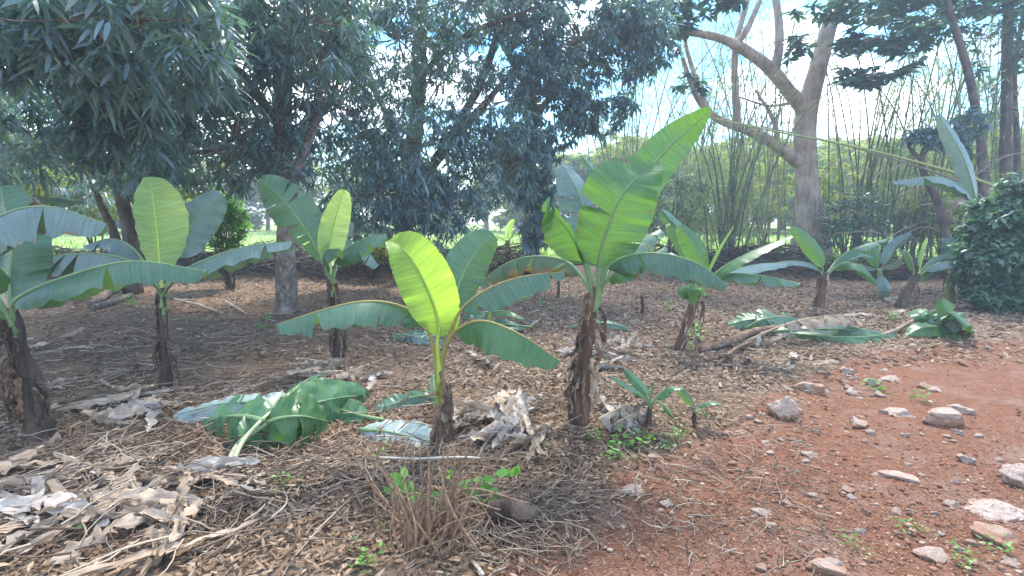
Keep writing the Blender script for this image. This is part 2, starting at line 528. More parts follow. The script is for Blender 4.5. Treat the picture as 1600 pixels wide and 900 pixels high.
def build_np(name, V, loops, totals, rnd, mat, parent=None, smooth=False, loc=None):
    off = np.array(OFF[parent.name] if parent is not None else (loc if loc is not None else (0, 0, 0)), float)
    me = bpy.data.meshes.new(name)
    V = (V - off).astype(np.float32)
    me.vertices.add(len(V))
    me.vertices.foreach_set('co', V.ravel())
    me.loops.add(len(loops))
    me.loops.foreach_set('vertex_index', loops.astype(np.int32))
    me.polygons.add(len(totals))
    st = np.concatenate([[0], np.cumsum(totals)[:-1]]).astype(np.int32)
    me.polygons.foreach_set('loop_start', st)
    me.polygons.foreach_set('loop_total', totals.astype(np.int32))
    if smooth:
        me.polygons.foreach_set('use_smooth', [True] * len(totals))
    a = me.attributes.new('rnd', 'FLOAT', 'FACE')
    a.data.foreach_set('value', rnd.astype(np.float32))
    me.materials.append(mat)
    me.update(calc_edges=True)
    me.validate()
    o = bpy.data.objects.new(name, me)
    COL.objects.link(o)
    if parent is not None:
        o.parent = parent
    else:
        o.location = off
    OFF[o.name] = Vector(off)
    return o


def unit(a):
    return a / np.maximum(np.linalg.norm(a, axis=1, keepdims=True), 1e-9)


LEAF_LOOP = np.array([0, 2, 1, 1, 2, 4, 3, 3, 4, 5])
LEAF_TOT = np.array([3, 4, 3])


def leaves_geo(pos, d, nrm, ln, wd, droop, rnd):
    """many small leaves: 6 points and 3 faces each"""
    n = len(pos)
    d = unit(d)
    s = unit(np.cross(d, nrm))
    st = [0, 0.33, 0.70, 1.0]
    hw = [0, 0.5, 0.40, 0]
    P = []
    ln = ln[:, None]
    wd = wd[:, None]
    droop = droop[:, None]
    zz = np.array([[0, 0, -1.0]])
    for q, h in zip(st, hw):
        c = pos + d * ln * q + zz * droop * ln * q * q
        if h == 0:
            P.append(c)
        else:
            P.append(c - s * wd * h)
            P.append(c + s * wd * h)
    V = np.stack(P, 1).reshape(-1, 3)
    loops = (np.arange(n)[:, None] * 6 + LEAF_LOOP[None]).ravel()
    tot = np.tile(LEAF_TOT, n)
    return V, loops, tot, np.repeat(rnd, 3)


def rosettes(C, k, ln, wd, el=(-0.9, 0.2), droop=(0.15, 0.5)):
    """k leaves radiating from each twig tip in C (n,3)"""
    n = len(C)
    az = (np.arange(k)[None] * 2.399 + NR.uniform(0, 6.3, (n, 1)) + NR.normal(0, 0.3, (n, k))).ravel()
    e = NR.uniform(el[0], el[1], n * k)
    d = np.stack([np.cos(az) * np.cos(e), np.sin(az) * np.cos(e), np.sin(e)], 1)
    pos = np.repeat(C, k, 0) + d * 0.02 + NR.normal(0, 0.03, (n * k, 3))
    up = np.tile([[0, 0, 1.0]], (n * k, 1)) + NR.normal(0, 0.35, (n * k, 3))
    L = ln * NR.uniform(0.45, 1.25, n * k)
    rr = np.clip(np.repeat(NR.uniform(0, 1, n), k) * 0.5 + NR.uniform(0, 1, n * k) * 0.5, 0, 1)
    return leaves_geo(pos, d, up, L, wd * NR.uniform(0.8, 1.2, n * k), NR.uniform(*droop, n * k), rr)


def cat(parts):
    V, Lo, T, Rn, b = [], [], [], [], 0
    for v, l, t, r in parts:
        V.append(v)
        Lo.append(l + b)
        T.append(t)
        Rn.append(r)
        b += len(v)
    return np.concatenate(V), np.concatenate(Lo), np.concatenate(T), np.concatenate(Rn)


def blob_pts(c, rad, n, gap=0.0, gscale=0.9, shell=0.35):
    """points in an uneven ellipsoid, with noise-shaped gaps"""
    out = []
    c = Vector(c)
    tries = 0
    seedv = Vector((rng.uniform(0, 50), rng.uniform(0, 50), rng.uniform(0, 50)))
    while len(out) < n and tries < n * 12:
        tries += 1
        d = Vector((rng.gauss(0, 1), rng.gauss(0, 1), rng.gauss(0, 1))).normalized()
        r = shell + (1 - shell) * rng.random() ** 0.6
        r *= 1 + 0.35 * mnoise.noise(d * 1.7 + seedv)
        p = c + Vector((d.x * rad[0], d.y * rad[1], d.z * rad[2])) * r
        if gap > -1 and mnoise.noise(p * gscale + seedv) < gap - 0.25:
            continue
        if p.z < 0.15:
            continue
        out.append(p)
    return np.array([tuple(p) for p in out])


def crom(pts, n):
    """Catmull-Rom resample to n+1 points, even spacing"""
    P = [Vector(p) for p in pts]
    if len(P) == 2:
        P = [P[0], (P[0] + P[1]) / 2, P[1]]
    Q = [P[0] * 2 - P[1]] + P + [P[-1] * 2 - P[-2]]
    dense = []
    for i in range(1, len(Q) - 2):
        p0, p1, p2, p3 = Q[i - 1:i + 3]
        for k in range(16):
            t = k / 16
            dense.append(0.5 * ((2 * p1) + (p2 - p0) * t + (2 * p0 - 5 * p1 + 4 * p2 - p3) * t * t + (3 * p1 - p0 - 3 * p2 + p3) * t ** 3))
    dense.append(P[-1])
    L = [0]
    for a, b in zip(dense[:-1], dense[1:]):
        L.append(L[-1] + (b - a).length)
    out, j = [], 0
    for i in range(n + 1):
        q = L[-1] * i / n
        while j < len(L) - 2 and L[j + 1] < q:
            j += 1
        t = (q - L[j]) / max(L[j + 1] - L[j], 1e-9)
        out.append(dense[j].lerp(dense[j + 1], min(1, max(0, t))))
    return out, L[-1]


def tube(mb, pts, rad, sides=8, n=None, rough=0.0, r=0.5, flat_=1.0):
    """tapered tube along a smooth path; rad = list of radii along it"""
    n = n or max(2, (len(pts) - 1) * 4)
    P, L = crom(pts, n)
    V, Fc, uv = [], [], []
    ref = Vector((0.3, -0.9, 0.2))
    so = Vector((rng.uniform(0, 90), rng.uniform(0, 90), 0))
    for i, p in enumerate(P):
        t = (P[min(i + 1, n)] - P[max(i - 1, 0)]).normalized()
        a = t.cross(ref)
        if a.length < 0.05:
            a = t.cross(Vector((1, 0, 0)))
        a.normalize()
        b = t.cross(a)
        q = i / n * (len(rad) - 1)
        k = min(int(q), len(rad) - 2)
        rr = rad[k] + (rad[k + 1] - rad[k]) * (q - k)
        for j in range(sides):
            an = 2 * math.pi * j / sides
            m_ = 1.0
            if rough:
                m_ += rough * mnoise.noise(Vector((math.cos(an) * 1.2, math.sin(an) * 1.2, i / n * L / max(rad[0], 0.01) * 0.35)) + so)
            V.append(p + (a * math.cos(an) * flat_ + b * math.sin(an)) * rr * m_)
            uv.append((j / sides, i / n * L))
    for i in range(n):
        for j in range(sides):
            j2 = (j + 1) % sides
            Fc.append((i * sides + j, i * sides + j2, (i + 1) * sides + j2, (i + 1) * sides + j))
    Fc.append(tuple(range(sides))[::-1])
    Fc.append(tuple(n * sides + j for j in range(sides)))
    mb.add(V, Fc, uv, None, r)
    return P


# ------------------------------------------------------------------ ground, path, field
def axis(lo, hi, fine, n, c=0.0):
    """spacing fine near c, growing outwards"""
    k = 3.4
    a, b = math.asinh((lo - c) / fine), math.asinh((hi - c) / fine)
    return np.array([c + fine * math.sinh(a + (b - a) * i / n) for i in range(n + 1)])


xs = axis(-300, 300, 2.2, 420)
ys = axis(-60, 420, 2.2, 400, 3.0)
X, Yg = np.meshgrid(xs, ys)
Zg = Hn(X, Yg)
sd = path_sd(X, Yg)
for j in range(X.shape[0]):
    for i in range(X.shape[1]):
        x_, y_ = X[j, i], Yg[j, i]
        if abs(x_) < 14 and -2 < y_ < 16:
            v3 = Vector((x_ * 3.1, y_ * 3.1, 0))
            pm = 1.0 if sd[j, i] < 0 else 0.45
            Zg[j, i] += pm * (0.028 * mnoise.noise(v3) + 0.018 * mnoise.noise(v3 * 2.7))
pm_v = sm(-0.35, 0.35, sd)
nx = len(xs)
vid = np.arange(X.size).reshape(X.shape)
q = np.stack([vid[:-1, :-1], vid[:-1, 1:], vid[1:, 1:], vid[1:, :-1]], -1).reshape(-1, 4)
fx = (X[:-1, :-1] + X[1:, 1:]).ravel() / 2
fy = (Yg[:-1, :-1] + Yg[1:, 1:]).ravel() / 2
wob = 0.25 * np.sin(3.1 * fx + 1.3 * fy) * np.sin(2.7 * fy)
inp = path_sd(fx, fy) + wob > 0
VG = np.stack([X.ravel(), Yg.ravel(), Zg.ravel()], 1)


def sheet(name, quads, mat):
    used, inv = np.unique(quads.ravel(), return_inverse=True)
    o = build_np(name, VG[used], inv, np.full(len(quads), 4), np.zeros(len(quads)), mat, None, True)
    a = o.data.attributes.new('path', 'FLOAT', 'POINT')
    a.data.foreach_set('value', pm_v.ravel()[used].astype(np.float32))
    return tag(o, kind='structure')


sheet('ground', q[~inp], M['ground'])
sheet('dirt_path', q[inp], M['ground'])


def Hz(x, y):
    """height of the built ground sheet, near field"""
    z = H(x, y)
    if abs(x) < 14 and -2 < y < 16:
        v3 = Vector((x * 3.1, y * 3.1, 0))
        pm = 1.0 if sd1(x, y) < 0 else 0.45
        z += pm * (0.028 * mnoise.noise(v3) + 0.018 * mnoise.noise(v3 * 2.7))
    return z


def gz(px, py, hh=0.0):
    p = gd(px, py, hh)
    p.z = Hz(p.x, p.y) + hh
    return p


mb = MB()
fxs = axis(-280, 280, 8, 60)
fys = [16.6 + (380 - 16.6) * (i / 40) ** 2.2 for i in range(41)]
V = []
for y in fys:
    for x in fxs:
        V.append((x, y, H(x, y) + 0.05))
n_ = len(fxs)
mb.add(V, [(j * n_ + i, j * n_ + i + 1, (j + 1) * n_ + i + 1, (j + 1) * n_ + i) for j in range(40) for i in range(n_ - 1)])
tag(mb.build('field', M['field']), kind='structure')


# ------------------------------------------------------------------ trees
def tree(name, label, base, trunk, limbs, crown, matb, matl, leaf, group=None, cat_='tree'):
    """trunk / limbs: (pts, radii); crown: list of (centre, radii, n, gap); leaf = (k, len, width, el, droop)"""
    root = empty(name, base)
    tag(root, label, cat_, group)
    mb = MB()
    tube(mb, trunk[0], trunk[1], 12, max(8, len(trunk[0]) * 5), 0.22)
    mb.build('trunk', matb, root)
    for pts, rad in limbs:
        mb = MB()
        tube(mb, pts, rad, 8, max(6, len(pts) * 4), 0.2)
        mb.build('limb', matb, root)
    parts, tw = [], MB()
    for c, rad, n, gap in crown:
        P = blob_pts(c, rad, n, gap)
        if not len(P):
            continue
        parts.append(rosettes(P, *leaf))
        # twigs reaching out to some of the leaf tufts
        hub = Vector(c)
        for i in range(0, len(P), 6):
            e = Vector(P[i])
            m_ = hub.lerp(e, 0.55) + Vector((rng.uniform(-.2, .2), rng.uniform(-.2, .2), rng.uniform(-.1, .25)))
            tube(tw, [hub.lerp(e, 0.15), m_, e], [0.022, 0.012, 0.005], 4, 5)
    if parts:
        build_np('crown', *cat(parts), matl, root)
        tag(tw.build('twigs', M['twig'], root), kind='stuff')
    return root


def blob(px, py, Y, rx, ry, rd, n, gap=0.0):
    """crown lump given by where it stands: centre ray + distance, radii in px at that distance"""
    s = Y / F
    return (at(px, py, Y), (rx * s, rd, ry * s), int(n * (.45 if py < -60 else .98)), gap + .07)


def road(px, py, Y):
    return at(px, py, Y)


# left mango with the mottled trunk
b = gz(447, 488)
Y1 = b.y
MANGO_LEAF = (13, 0.215, 0.040, (-0.95, 0.2), (0.15, 0.55))
tree('mango_tree', 'big mango tree with mottled grey trunk and dense dark drooping crown on the left', b,
     ([b + Vector((0, 0, -.1)), b + Vector((.0, 0, .25)), at(447, 400, Y1), at(449, 300, Y1), at(440, 190, Y1), at(448, 60, Y1), at(452, -120, Y1 + .3)], [0.20, 0.172, 0.160, 0.155, 0.145, 0.12, 0.09]),
     [([at(449, 300, Y1), at(492, 190, Y1 - .2), at(505, 90, Y1 - .5), at(560, -40, Y1 - 1)], [0.09, 0.08, 0.06, 0.03]),
      ([at(442, 200, Y1), at(380, 120, Y1 - .8), at(300, 40, Y1 - 1.6), at(200, -60, Y1 - 2)], [0.09, 0.07, 0.05, 0.03]),
      ([at(447, 260, Y1), at(380, 230, Y1 + .6), at(290, 240, Y1 + 1), at(160, 250, Y1 + 1.2)], [0.07, 0.05, 0.035, 0.015]),
      ([at(447, 100, Y1), at(400, -20, Y1 + .8), at(350, -150, Y1 + 1)], [0.08, 0.06, 0.03])],
     [blob(60, 120, 5.6, 170, 130, 1.2, 330, -.02), blob(190, 30, 5.0, 180, 110, 1.0, 260, -.02), blob(40, 235, 7.5, 130, 50, 1.2, 90, .0),
      blob(230, 190, 7.2, 150, 90, 1.2, 260, .02), blob(330, 80, 7.6, 130, 110, 1.3, 260, .04), blob(370, 230, 8.6, 110, 75, 1.2, 200, .0),
      blob(270, 265, 9.5, 110, 40, 1.2, 80, .0), blob(480, 40, 7.8, 110, 100, 1.2, 210, .05), blob(520, 160, 9.4, 80, 100, 1.2, 190, .03),
      blob(400, 10, 9.5, 160, 100, 1.4, 240, .02), blob(120, -150, 6.5, 330, 150, 2.2, 300, .05), blob(430, -180, 8, 260, 160, 2.2, 280, .05),
      blob(-180, 100, 6.0, 150, 200, 1.6, 150, .0),
      blob(355, 185, 10, 90, 75, 1, 190, .0), blob(300, 245, 10.6, 110, 50, 1, 150, .0), blob(110, 190, 9.4, 150, 85, 1.2, 260, .0), blob(500, 90, 10.5, 80, 90, 1, 150, .02)],
     M['bark_mango'], M['mango'], MANGO_LEAF)

# second mango behind the earth bank, crown hanging low
b2 = at(632, 398, 13.2)
b2.z = H(b2.x, b2.y)
Y2 = b2.y
tree('mango_tree', 'mango tree behind the centre with slanting limb and leaves hanging almost to the ground', b2,
     ([b2 + Vector((0, 0, -.1)), at(631, 380, Y2), at(637, 290, Y2), at(650, 190, Y2), at(655, 100, Y2), at(662, -80, Y2)], [0.3, 0.23, 0.21, 0.19, 0.16, 0.1]),
     [([at(636, 310, Y2), at(672, 262, Y2 - .5), at(712, 212, Y2 - .8), at(760, 160, Y2 - 1), at(800, 110, Y2 - 1)], [0.17, 0.15, 0.13, 0.09, 0.05]),
      ([at(700, 225, Y2 - .8), at(755, 120, Y2 - .6), at(778, 40, Y2 - .3), at(790, -60, Y2)], [0.12, 0.10, 0.08, 0.05]),
      ([at(640, 270, Y2), at(600, 170, Y2 + .5), at(560, 80, Y2 + .5)], [0.1, 0.08, 0.05]),
      ([at(655, 120, Y2), at(720, 60, Y2 - 1.5), at(840, 10, Y2 - 2.2)], [0.08, 0.06, 0.03])],
     [blob(600, 300, 10.5, 110, 70, 1.2, 300, .0), blob(690, 330, 11, 70, 70, 1.2, 240, .0), blob(560, 210, 11.5, 90, 90, 1.2, 190, .02),
      blob(690, 120, 12.5, 90, 90, 1.4, 210, .05), blob(620, 60, 11.5, 100, 90, 1.4, 220, .03), blob(780, 250, 11.5, 80, 80, 1.2, 260, .0),
      blob(560, 360, 12, 60, 25, .8, 70, .0), blob(650, 230, 11, 110, 70, 1, 150, .02), blob(765, 165, 11.5, 70, 70, 1, 130, .02), blob(730, 0, 11, 160, 70, 1.5, 240, .03), blob(650, -170, 12, 260, 150, 2.4, 300, .05)],
     M['bark_dark'], M['mango'], MANGO_LEAF)

# dense dark tree draped to the ground, centre right of the mangoes
b3 = at(832, 385, 14.0)
b3.z = H(b3.x, b3.y)
Y3 = b3.y
tree('dense_tree', 'tall dark tree with a narrow leafy curtain hanging down beside the bright gap of sky', b3,
     ([b3, at(830, 300, Y3), at(828, 200, Y3), at(835, 80, Y3), at(840, -80, Y3)], [0.22, 0.18, 0.16, 0.13, 0.08]),
     [([at(830, 190, Y3), at(900, 110, Y3 - .5), at(1000, 60, Y3 - 1)], [0.1, 0.08, 0.04]),
      ([at(830, 150, Y3), at(780, 60, Y3 - .5), at(740, -20, Y3 - 1)], [0.1, 0.07, 0.04])],
     [blob(838, 330, 12.6, 32, 62, .7, 190, .0), blob(825, 250, 12.6, 52, 70, .9, 240, .0), blob(850, 150, 12.5, 90, 80, 1.3, 330, .02),
      blob(910, 60, 12.5, 120, 80, 1.4, 380, .03), blob(985, 60, 12, 75, 65, 1.2, 200, .02), blob(930, 165, 12.4, 55, 45, .9, 110, .02), blob(800, 30, 12.5, 80, 80, 1.3, 200, .04),
      blob(900, -140, 13, 230, 140, 2.4, 300, .05)],
     M['bark_dark'], M['mango2'], (13, 0.20, 0.054, (-1.1, 0.2), (0.15, 0.5)))

# big pale forked tree on the right
b4 = at(1268, 412, 17.5)
b4.z = H(b4.x, b4.y)
Y4 = b4.y
tree('forked_tree', 'large pale barked tree with forked trunk and bare spreading limbs on the right', b4,
     ([b4 + Vector((0, 0, -.2)), at(1266, 380, Y4), at(1262, 320, Y4), at(1258, 240, Y4), at(1262, 175, Y4), at(1282, 90, Y4), at(1306, 0, Y4), at(1325, -110, Y4)], [0.68, 0.46, 0.38, 0.35, 0.33, 0.25, 0.21, 0.16]),
     [([at(1258, 262, Y4), at(1225, 235, Y4 - .2), at(1180, 208, Y4 - .4), at(1120, 185, Y4 - .6), at(1088, 150, Y4 - .8), at(1066, 90, Y4 - 1)], [0.24, 0.20, 0.17, 0.13, 0.09, 0.06]),
      ([at(1258, 175, Y4), at(1235, 145, Y4 - .3), at(1200, 105, Y4 - .6), at(1150, 70, Y4 - .9), at(1090, 52, Y4 - 1.1), at(1020, 50, Y4 - 1.4)], [0.26, 0.22, 0.18, 0.14, 0.11, 0.06]),
      ([at(1212, 110, Y4 - .5), at(1218, 50, Y4 - .4), at(1208, -30, Y4 - .2)], [0.15, 0.13, 0.10]),
      ([at(1154, 204, Y4 - .5), at(1148, 120, Y4 - .5), at(1152, 60, Y4 - .4), at(1180, -40, Y4)], [0.12, 0.11, 0.09, 0.07]),
      ([at(1148, 68, Y4 - .9), at(1165, 50, Y4 - .9), at(1188, 0, Y4 - .8)], [0.11, 0.10, 0.07]),
      ([at(1110, 182, Y4 - .6), at(1075, 85, Y4 - .4), at(1068, 30, Y4)], [0.09, 0.07, 0.04]),
      ([at(1215, 235, Y4 - .2), at(1210, 190, Y4 - .6), at(1180, 140, Y4 - 1)], [0.10, 0.07, 0.03]),
      ([at(1240, 160, Y4 - .2), at(1200, 165, Y4 - .9), at(1150, 150, Y4 - 1.4)], [0.06, 0.04, 0.02])],
     [blob(1390, 55, 15, 80, 26, 1.2, 80, .0), blob(1370, 115, 15, 60, 16, .9, 36, .0), blob(1325, 5, 15, 60, 18, 1.2, 36, .0), blob(1245, 70, 16, 26, 20, .8, 14, .0),
      blob(1125, -8, 15, 70, 18, 1.0, 46, .0), blob(1430, 15, 16, 110, 26, 1.2, 80, .0), blob(1045, 22, 16, 50, 40, 1.0, 60, .0), blob(1230, -120, 16, 330, 60, 2.6, 200, .05),
      blob(1560, 5, 16, 80, 22, 1.2, 50, .0), blob(1075, 130, 16.5, 30, 20, .6, 10, .0)],
     M['bark_pale'], M['bigtree'], (11, 0.34, 0.13, (-0.5, 0.3), (0.05, 0.3)))

# slim poles of far trees on the far right
for i, (pts, rad, lab) in enumerate([
        ([(1540, 400), (1535, 250), (1515, 120), (1485, 20), (1470, -60)], 0.16, 'slim dark tree trunk leaning to the left at the far right'),
        ([(1575, 420), (1572, 250), (1574, 100), (1578, -60)], 0.20, 'straight dark slender tree trunk beside the right frame edge'),
        ([(1592, 420), (1590, 240), (1585, 120), (1600, 20), (1620, -60)], 0.12, 'thin crooked tree trunk close behind the straight dark trunk')]):
    Y = 15 + i
    P = [at(x, y, Y) for x, y in pts]
    P[0].z = H(P[0].x, P[0].y) - .05
    tree('slender_tree', lab, P[0], (P, [rad, rad * .8, rad * .7, rad * .6, rad * .4][:len(P)]), [],
         [blob(1560 + 20 * i, 60, Y, 60, 60, 1.0, 40, .05), blob(pts[-1][0], -60, Y, 100, 60, 1.5, 90, .05)],
         M['bark_dark'], M['bigtree'], (9, 0.25, 0.09, (-0.6, 0.3), (0.05, 0.3)), 'slender trees at the right')

# dark bushy tree top at the right, and left multi stemmed tree
b6 = at(1490, 400, 13)
b6.z = H(b6.x, b6.y)
tree('small_tree', 'small tree with a dark clotted top behind the tall banana leaf at the right', b6,
     ([b6, at(1470, 330, 13), at(1440, 250, 13), at(1480, 190, 13)], [0.12, 0.1, 0.08, 0.05]),
     [([at(1445, 255, 13), at(1420, 225, 13), at(1470, 210, 13)], [0.05, 0.04, 0.02])],
     [blob(1490, 198, 13, 44, 30, .6, 90, .05), blob(1450, 215, 13, 36, 20, .5, 45, .05), blob(1520, 225, 13, 26, 20, .5, 30, .05)],
     M['bark_dark'], M['mango2'], (12, 0.16, 0.06, (-1.0, 0.4), (0.05, 0.3)))
b7 = at(205, 418, 11.0)
b7.z = H(b7.x, b7.y)
tree('thicket_tree', 'dark several stemmed tree in the shade behind the left banana plants', b7,
     ([b7, at(205, 370, 11), at(190, 310, 11), at(180, 230, 11.3)], [0.2, 0.16, 0.13, 0.08]),
     [([at(212, 415, 11), at(225, 360, 11.1), at(245, 290, 11.2)], [0.13, 0.11, 0.06]), ([at(198, 415, 11), at(172, 350, 10.9), at(140, 280, 10.9)], [0.11, 0.09, 0.05])],
     [blob(190, 285, 11, 60, 40, 1, 70, .0), blob(130, 310, 11.5, 40, 25, .6, 30, .0), blob(270, 300, 11.4, 45, 30, .8, 45, .02)],
     M['bark_dark'], M['mango'], MANGO_LEAF)

# hedge-like shrubs seen under the canopy
SHR = [(1130, 330, 17.5, 80, 60, .9, 260, 'bamboo', 'loose yellow green bamboo shrub around the dark thin bamboo'),
       (1300, 300, 19.5, 70, 70, .9, 280, 'far', 'hazy yellow green shrub right behind the forked trunk'),
       (1400, 290, 19.0, 70, 70, .9, 280, 'bamboo', 'feathery pale shrub under the leaning bamboo'),
       (1480, 330, 16.5, 60, 55, .8, 220, 'far', 'yellow green shrub behind the banana plant with the dark leaning stem'),
       (1560, 260, 19.5, 90, 60, .9, 280, 'far', 'light green shrub between the slender trunks'),
       (1200, 270, 22.5, 80, 60, .9, 240, 'far', 'pale yellow green shrub left of the forked trunk'),
       (140, 300, 14.0, 70, 45, .9, 300, 'far', 'sunlit yellow green bush between the far left bush and the dark thicket tree'),
       (300, 315, 14.5, 45, 40, .8, 200, 'far', 'sunlit yellow green bush behind the dark thicket tree'),
       (350, 345, 12.0, 32, 48, .7, 260, 'lit', 'leafy light green shrub standing behind the left banana leaves'),
       (575, 395, 13.6, 45, 18, .5, 150, 'far', 'low yellow green shrub on the bank beside the mango trunk'),
       (30, 270, 13.0, 95, 75, 1.1, 480, 'far', 'hazy yellow green bush at the far left edge'),
       (1050, 320, 15.0, 70, 55, .9, 260, 'bamboo_d', 'grey green willow like shrub in front of the bamboo'),
       (1330, 350, 16.0, 50, 60, .9, 230, 'bigtree', 'dark green undergrowth shrub right of the forked trunk'),
       (1420, 350, 17.0, 60, 50, .9, 230, 'bamboo_d', 'tangled grey green shrub behind the small banana plants')]
for px, py, Y, rx, ry, rd, n, mt, lab in SHR:
    c = at(px, py, Y)
    s = Y / F
    base = Vector((c.x, c.y, H(c.x, c.y)))
    root = tag(empty('shrub', base), lab, 'shrub')
    st = MB()
    for k in range(7):
        e = c + Vector((rng.uniform(-.7, .7) * rx * s, rng.uniform(-.6, .6) * rd, rng.uniform(-.2, .8) * ry * s))
        tube(st, [base + Vector((rng.uniform(-.1, .1), rng.uniform(-.1, .1), -.03)), base.lerp(e, .5) + Vector((rng.uniform(-.1, .1), 0, .1)), e], [0.03, 0.02, 0.008], 5, 8)
    st.build('stems', M['bark_dark'], root)
    P = blob_pts(c, (rx * s, rd, ry * s), n, .0, 1.4, 0.2)
    lf = (10, 0.16, 0.06, (-0.7, 0.6), (0.05, 0.4)) if not mt.startswith('bamboo') else (12, 0.24, 0.028, (-0.7, 0.9), (0.1, 0.5))
    build_np('foliage', *cat([rosettes(P, *lf)]), M[mt], root)

# glossy near bush at the right edge
c = at(1580, 395, 8.8)
base = Vector((c.x + .1, c.y, H(c.x, c.y)))
root = tag(empty('glossy_bush', base), 'rounded dark green glossy leaved bush at the right edge', 'bush')
st = MB()
for k in range(14):
    e = c + Vector((rng.uniform(-.6, .8), rng.uniform(-.5, .5), rng.uniform(-.7, .8)))
    tube(st, [base + Vector((rng.uniform(-.1, .1), rng.uniform(-.1, .1), -.05)), base.lerp(e, .5), e], [0.03, 0.02, 0.008], 5, 8)
st.build('stems', M['bark_dark'], root)
s = 8.8 / F
P = np.concatenate([blob_pts(at(px_, py_, 8.8 + dy_), (rx_ * s, rx_ * s, ry_ * s), n_, -.12, 2.2, 0.4) for px_, py_, dy_, rx_, ry_, n_ in
                    [(1560, 350, 0, 42, 40, 260), (1610, 330, .1, 52, 48, 300), (1540, 400, -.1, 40, 34, 240), (1595, 400, -.2, 50, 50, 330), (1565, 445, -.1, 44, 34, 240), (1630, 440, .1, 60, 55, 300),
                     (1525, 360, .2, 20, 18, 60), (1535, 325, .2, 18, 16, 45), (1590, 290, 0, 26, 18, 80), (1530, 440, 0, 24, 22, 70), (1600, 470, -.1, 45, 26, 180), (1550, 462, -.2, 34, 20, 120), (1520, 415, 0, 22, 30, 90)]])
build_np('foliage', *cat([rosettes(P, 7, 0.13, 0.066, (-0.9, 0.7), (0.05, 0.4))]), M['bush'], root)


# bamboo
def bamboo(label, px, py, Y, n, spread, hgt, lean, matc, matl, nl, radius=0.035, leafy=(0.2, 1.0)):
    b_ = at(px, py, Y)
    b_.z = H(b_.x, b_.y)
    root = tag(empty('bamboo_clump', b_), label, 'bamboo', 'bamboo clumps at the right')
    pts_ = []
    for k in range(n):
        x0 = b_ + Vector((rng.gauss(0, spread * .5), rng.gauss(0, spread * .5), -.05))
        hh = hgt * rng.uniform(.65, 1.1)
        lx, ly = lean + rng.gauss(0, .26), rng.gauss(0, .16)
        P = [x0, x0 + Vector((lx * hh * .2, ly * hh * .2, hh * .4)), x0 + Vector((lx * hh * .5, ly * hh * .5, hh * .75)), x0 + Vector((lx * hh * 1.0, ly * hh * 1.0, hh * .98))]
        mb = MB()
        Q = tube(mb, P, [radius, radius * .9, radius * .65, radius * .2], 6, 22)
        # nodes: a slight ring every few samples
        mb.build('culm', matc, root)
        for _ in range(nl):
            t = rng.uniform(*leafy)
            p = Q[int(t * 21)] + Vector((rng.gauss(0, .28), rng.gauss(0, .28), rng.gauss(0, .2)))
            pts_.append(tuple(p))
    if pts_:
        build_np('foliage', *cat([rosettes(np.array(pts_), 6, 0.22, 0.026, (-0.9, 0.6), (0.05, 0.5))]), matl, root)


M['culm_g'] = simple('bamboo_culm_grey', [(0.3, (0.19, 0.18, 0.12)), (0.7, (0.32, 0.29, 0.20))], 5, 0.6)
bamboo('dark thin bamboo clump fanning up between the tall banana plant and the forked tree', 1135, 405, 15.5, 18, .5, 6.5, .04, M['culm'], M['bamboo'], 22, .034)
bamboo('loose feathery bamboo clump beside the bright gap of sky', 985, 400, 19, 22, 1.1, 10.5, .0, M['culm_g'], M['bamboo'], 62, .029)
bamboo('pale airy bamboo clump behind the dark thin bamboo', 1075, 400, 22, 22, 1.2, 11.5, .03, M['culm_g'], M['bamboo'], 60, .029)
bamboo('airy bamboo clump directly left of the pale forked trunk', 1195, 405, 20, 20, 1.0, 11, -.02, M['culm_g'], M['bamboo'], 52, .029)
bamboo('sparse bamboo clump just right of the pale forked trunk', 1340, 405, 18, 16, .9, 10, .06, M['culm'], M['bamboo'], 56, .029)
bamboo('leaning bamboo clump behind the small banana plants on the right', 1430, 405, 17, 18, 1.0, 10, .10, M['culm'], M['bamboo'], 62, .029)
bamboo('grey tall bamboo clump between the small dark tree and the slender trunks', 1500, 402, 21, 20, 1.3, 12, .04, M['culm_g'], M['bamboo'], 66, .029)
bamboo('tall bamboo clump among the slender trunks at the far right', 1575, 405, 18, 16, 1.1, 10.5, -.05, M['culm'], M['bamboo'], 62, .029)

# fallen green bamboo pole lying across branches
mb = MB()
P = [at(1100, 182, 14.6), at(1210, 205, 13.8), at(1300, 222, 13.2), at(1400, 245, 12.6), at(1530, 282, 12.0), at(1640, 330, 11.6)]
tube(mb, P, [0.016, 0.024, 0.03, 0.034, 0.036, 0.036], 8, 40)
tag(mb.build('bamboo_pole', M['culm_y'], None, True, tuple(P[-1])), 'long green bamboo pole slanting across in front of the forked trunk', 'pole')
mb = MB()
P = [at(1130, 188, 14.9), at(1270, 214, 14.2), at(1400, 250, 13.2), at(1500, 285, 12.4), at(1560, 330, 12.2)]
tube(mb, P, [0.010, 0.016, 0.02, 0.024, 0.024], 7, 30)
tag(mb.build('bare_branch', M['twig'], None, True, tuple(P[-1])), 'thin brown branch running just below the green bamboo pole', 'branch')

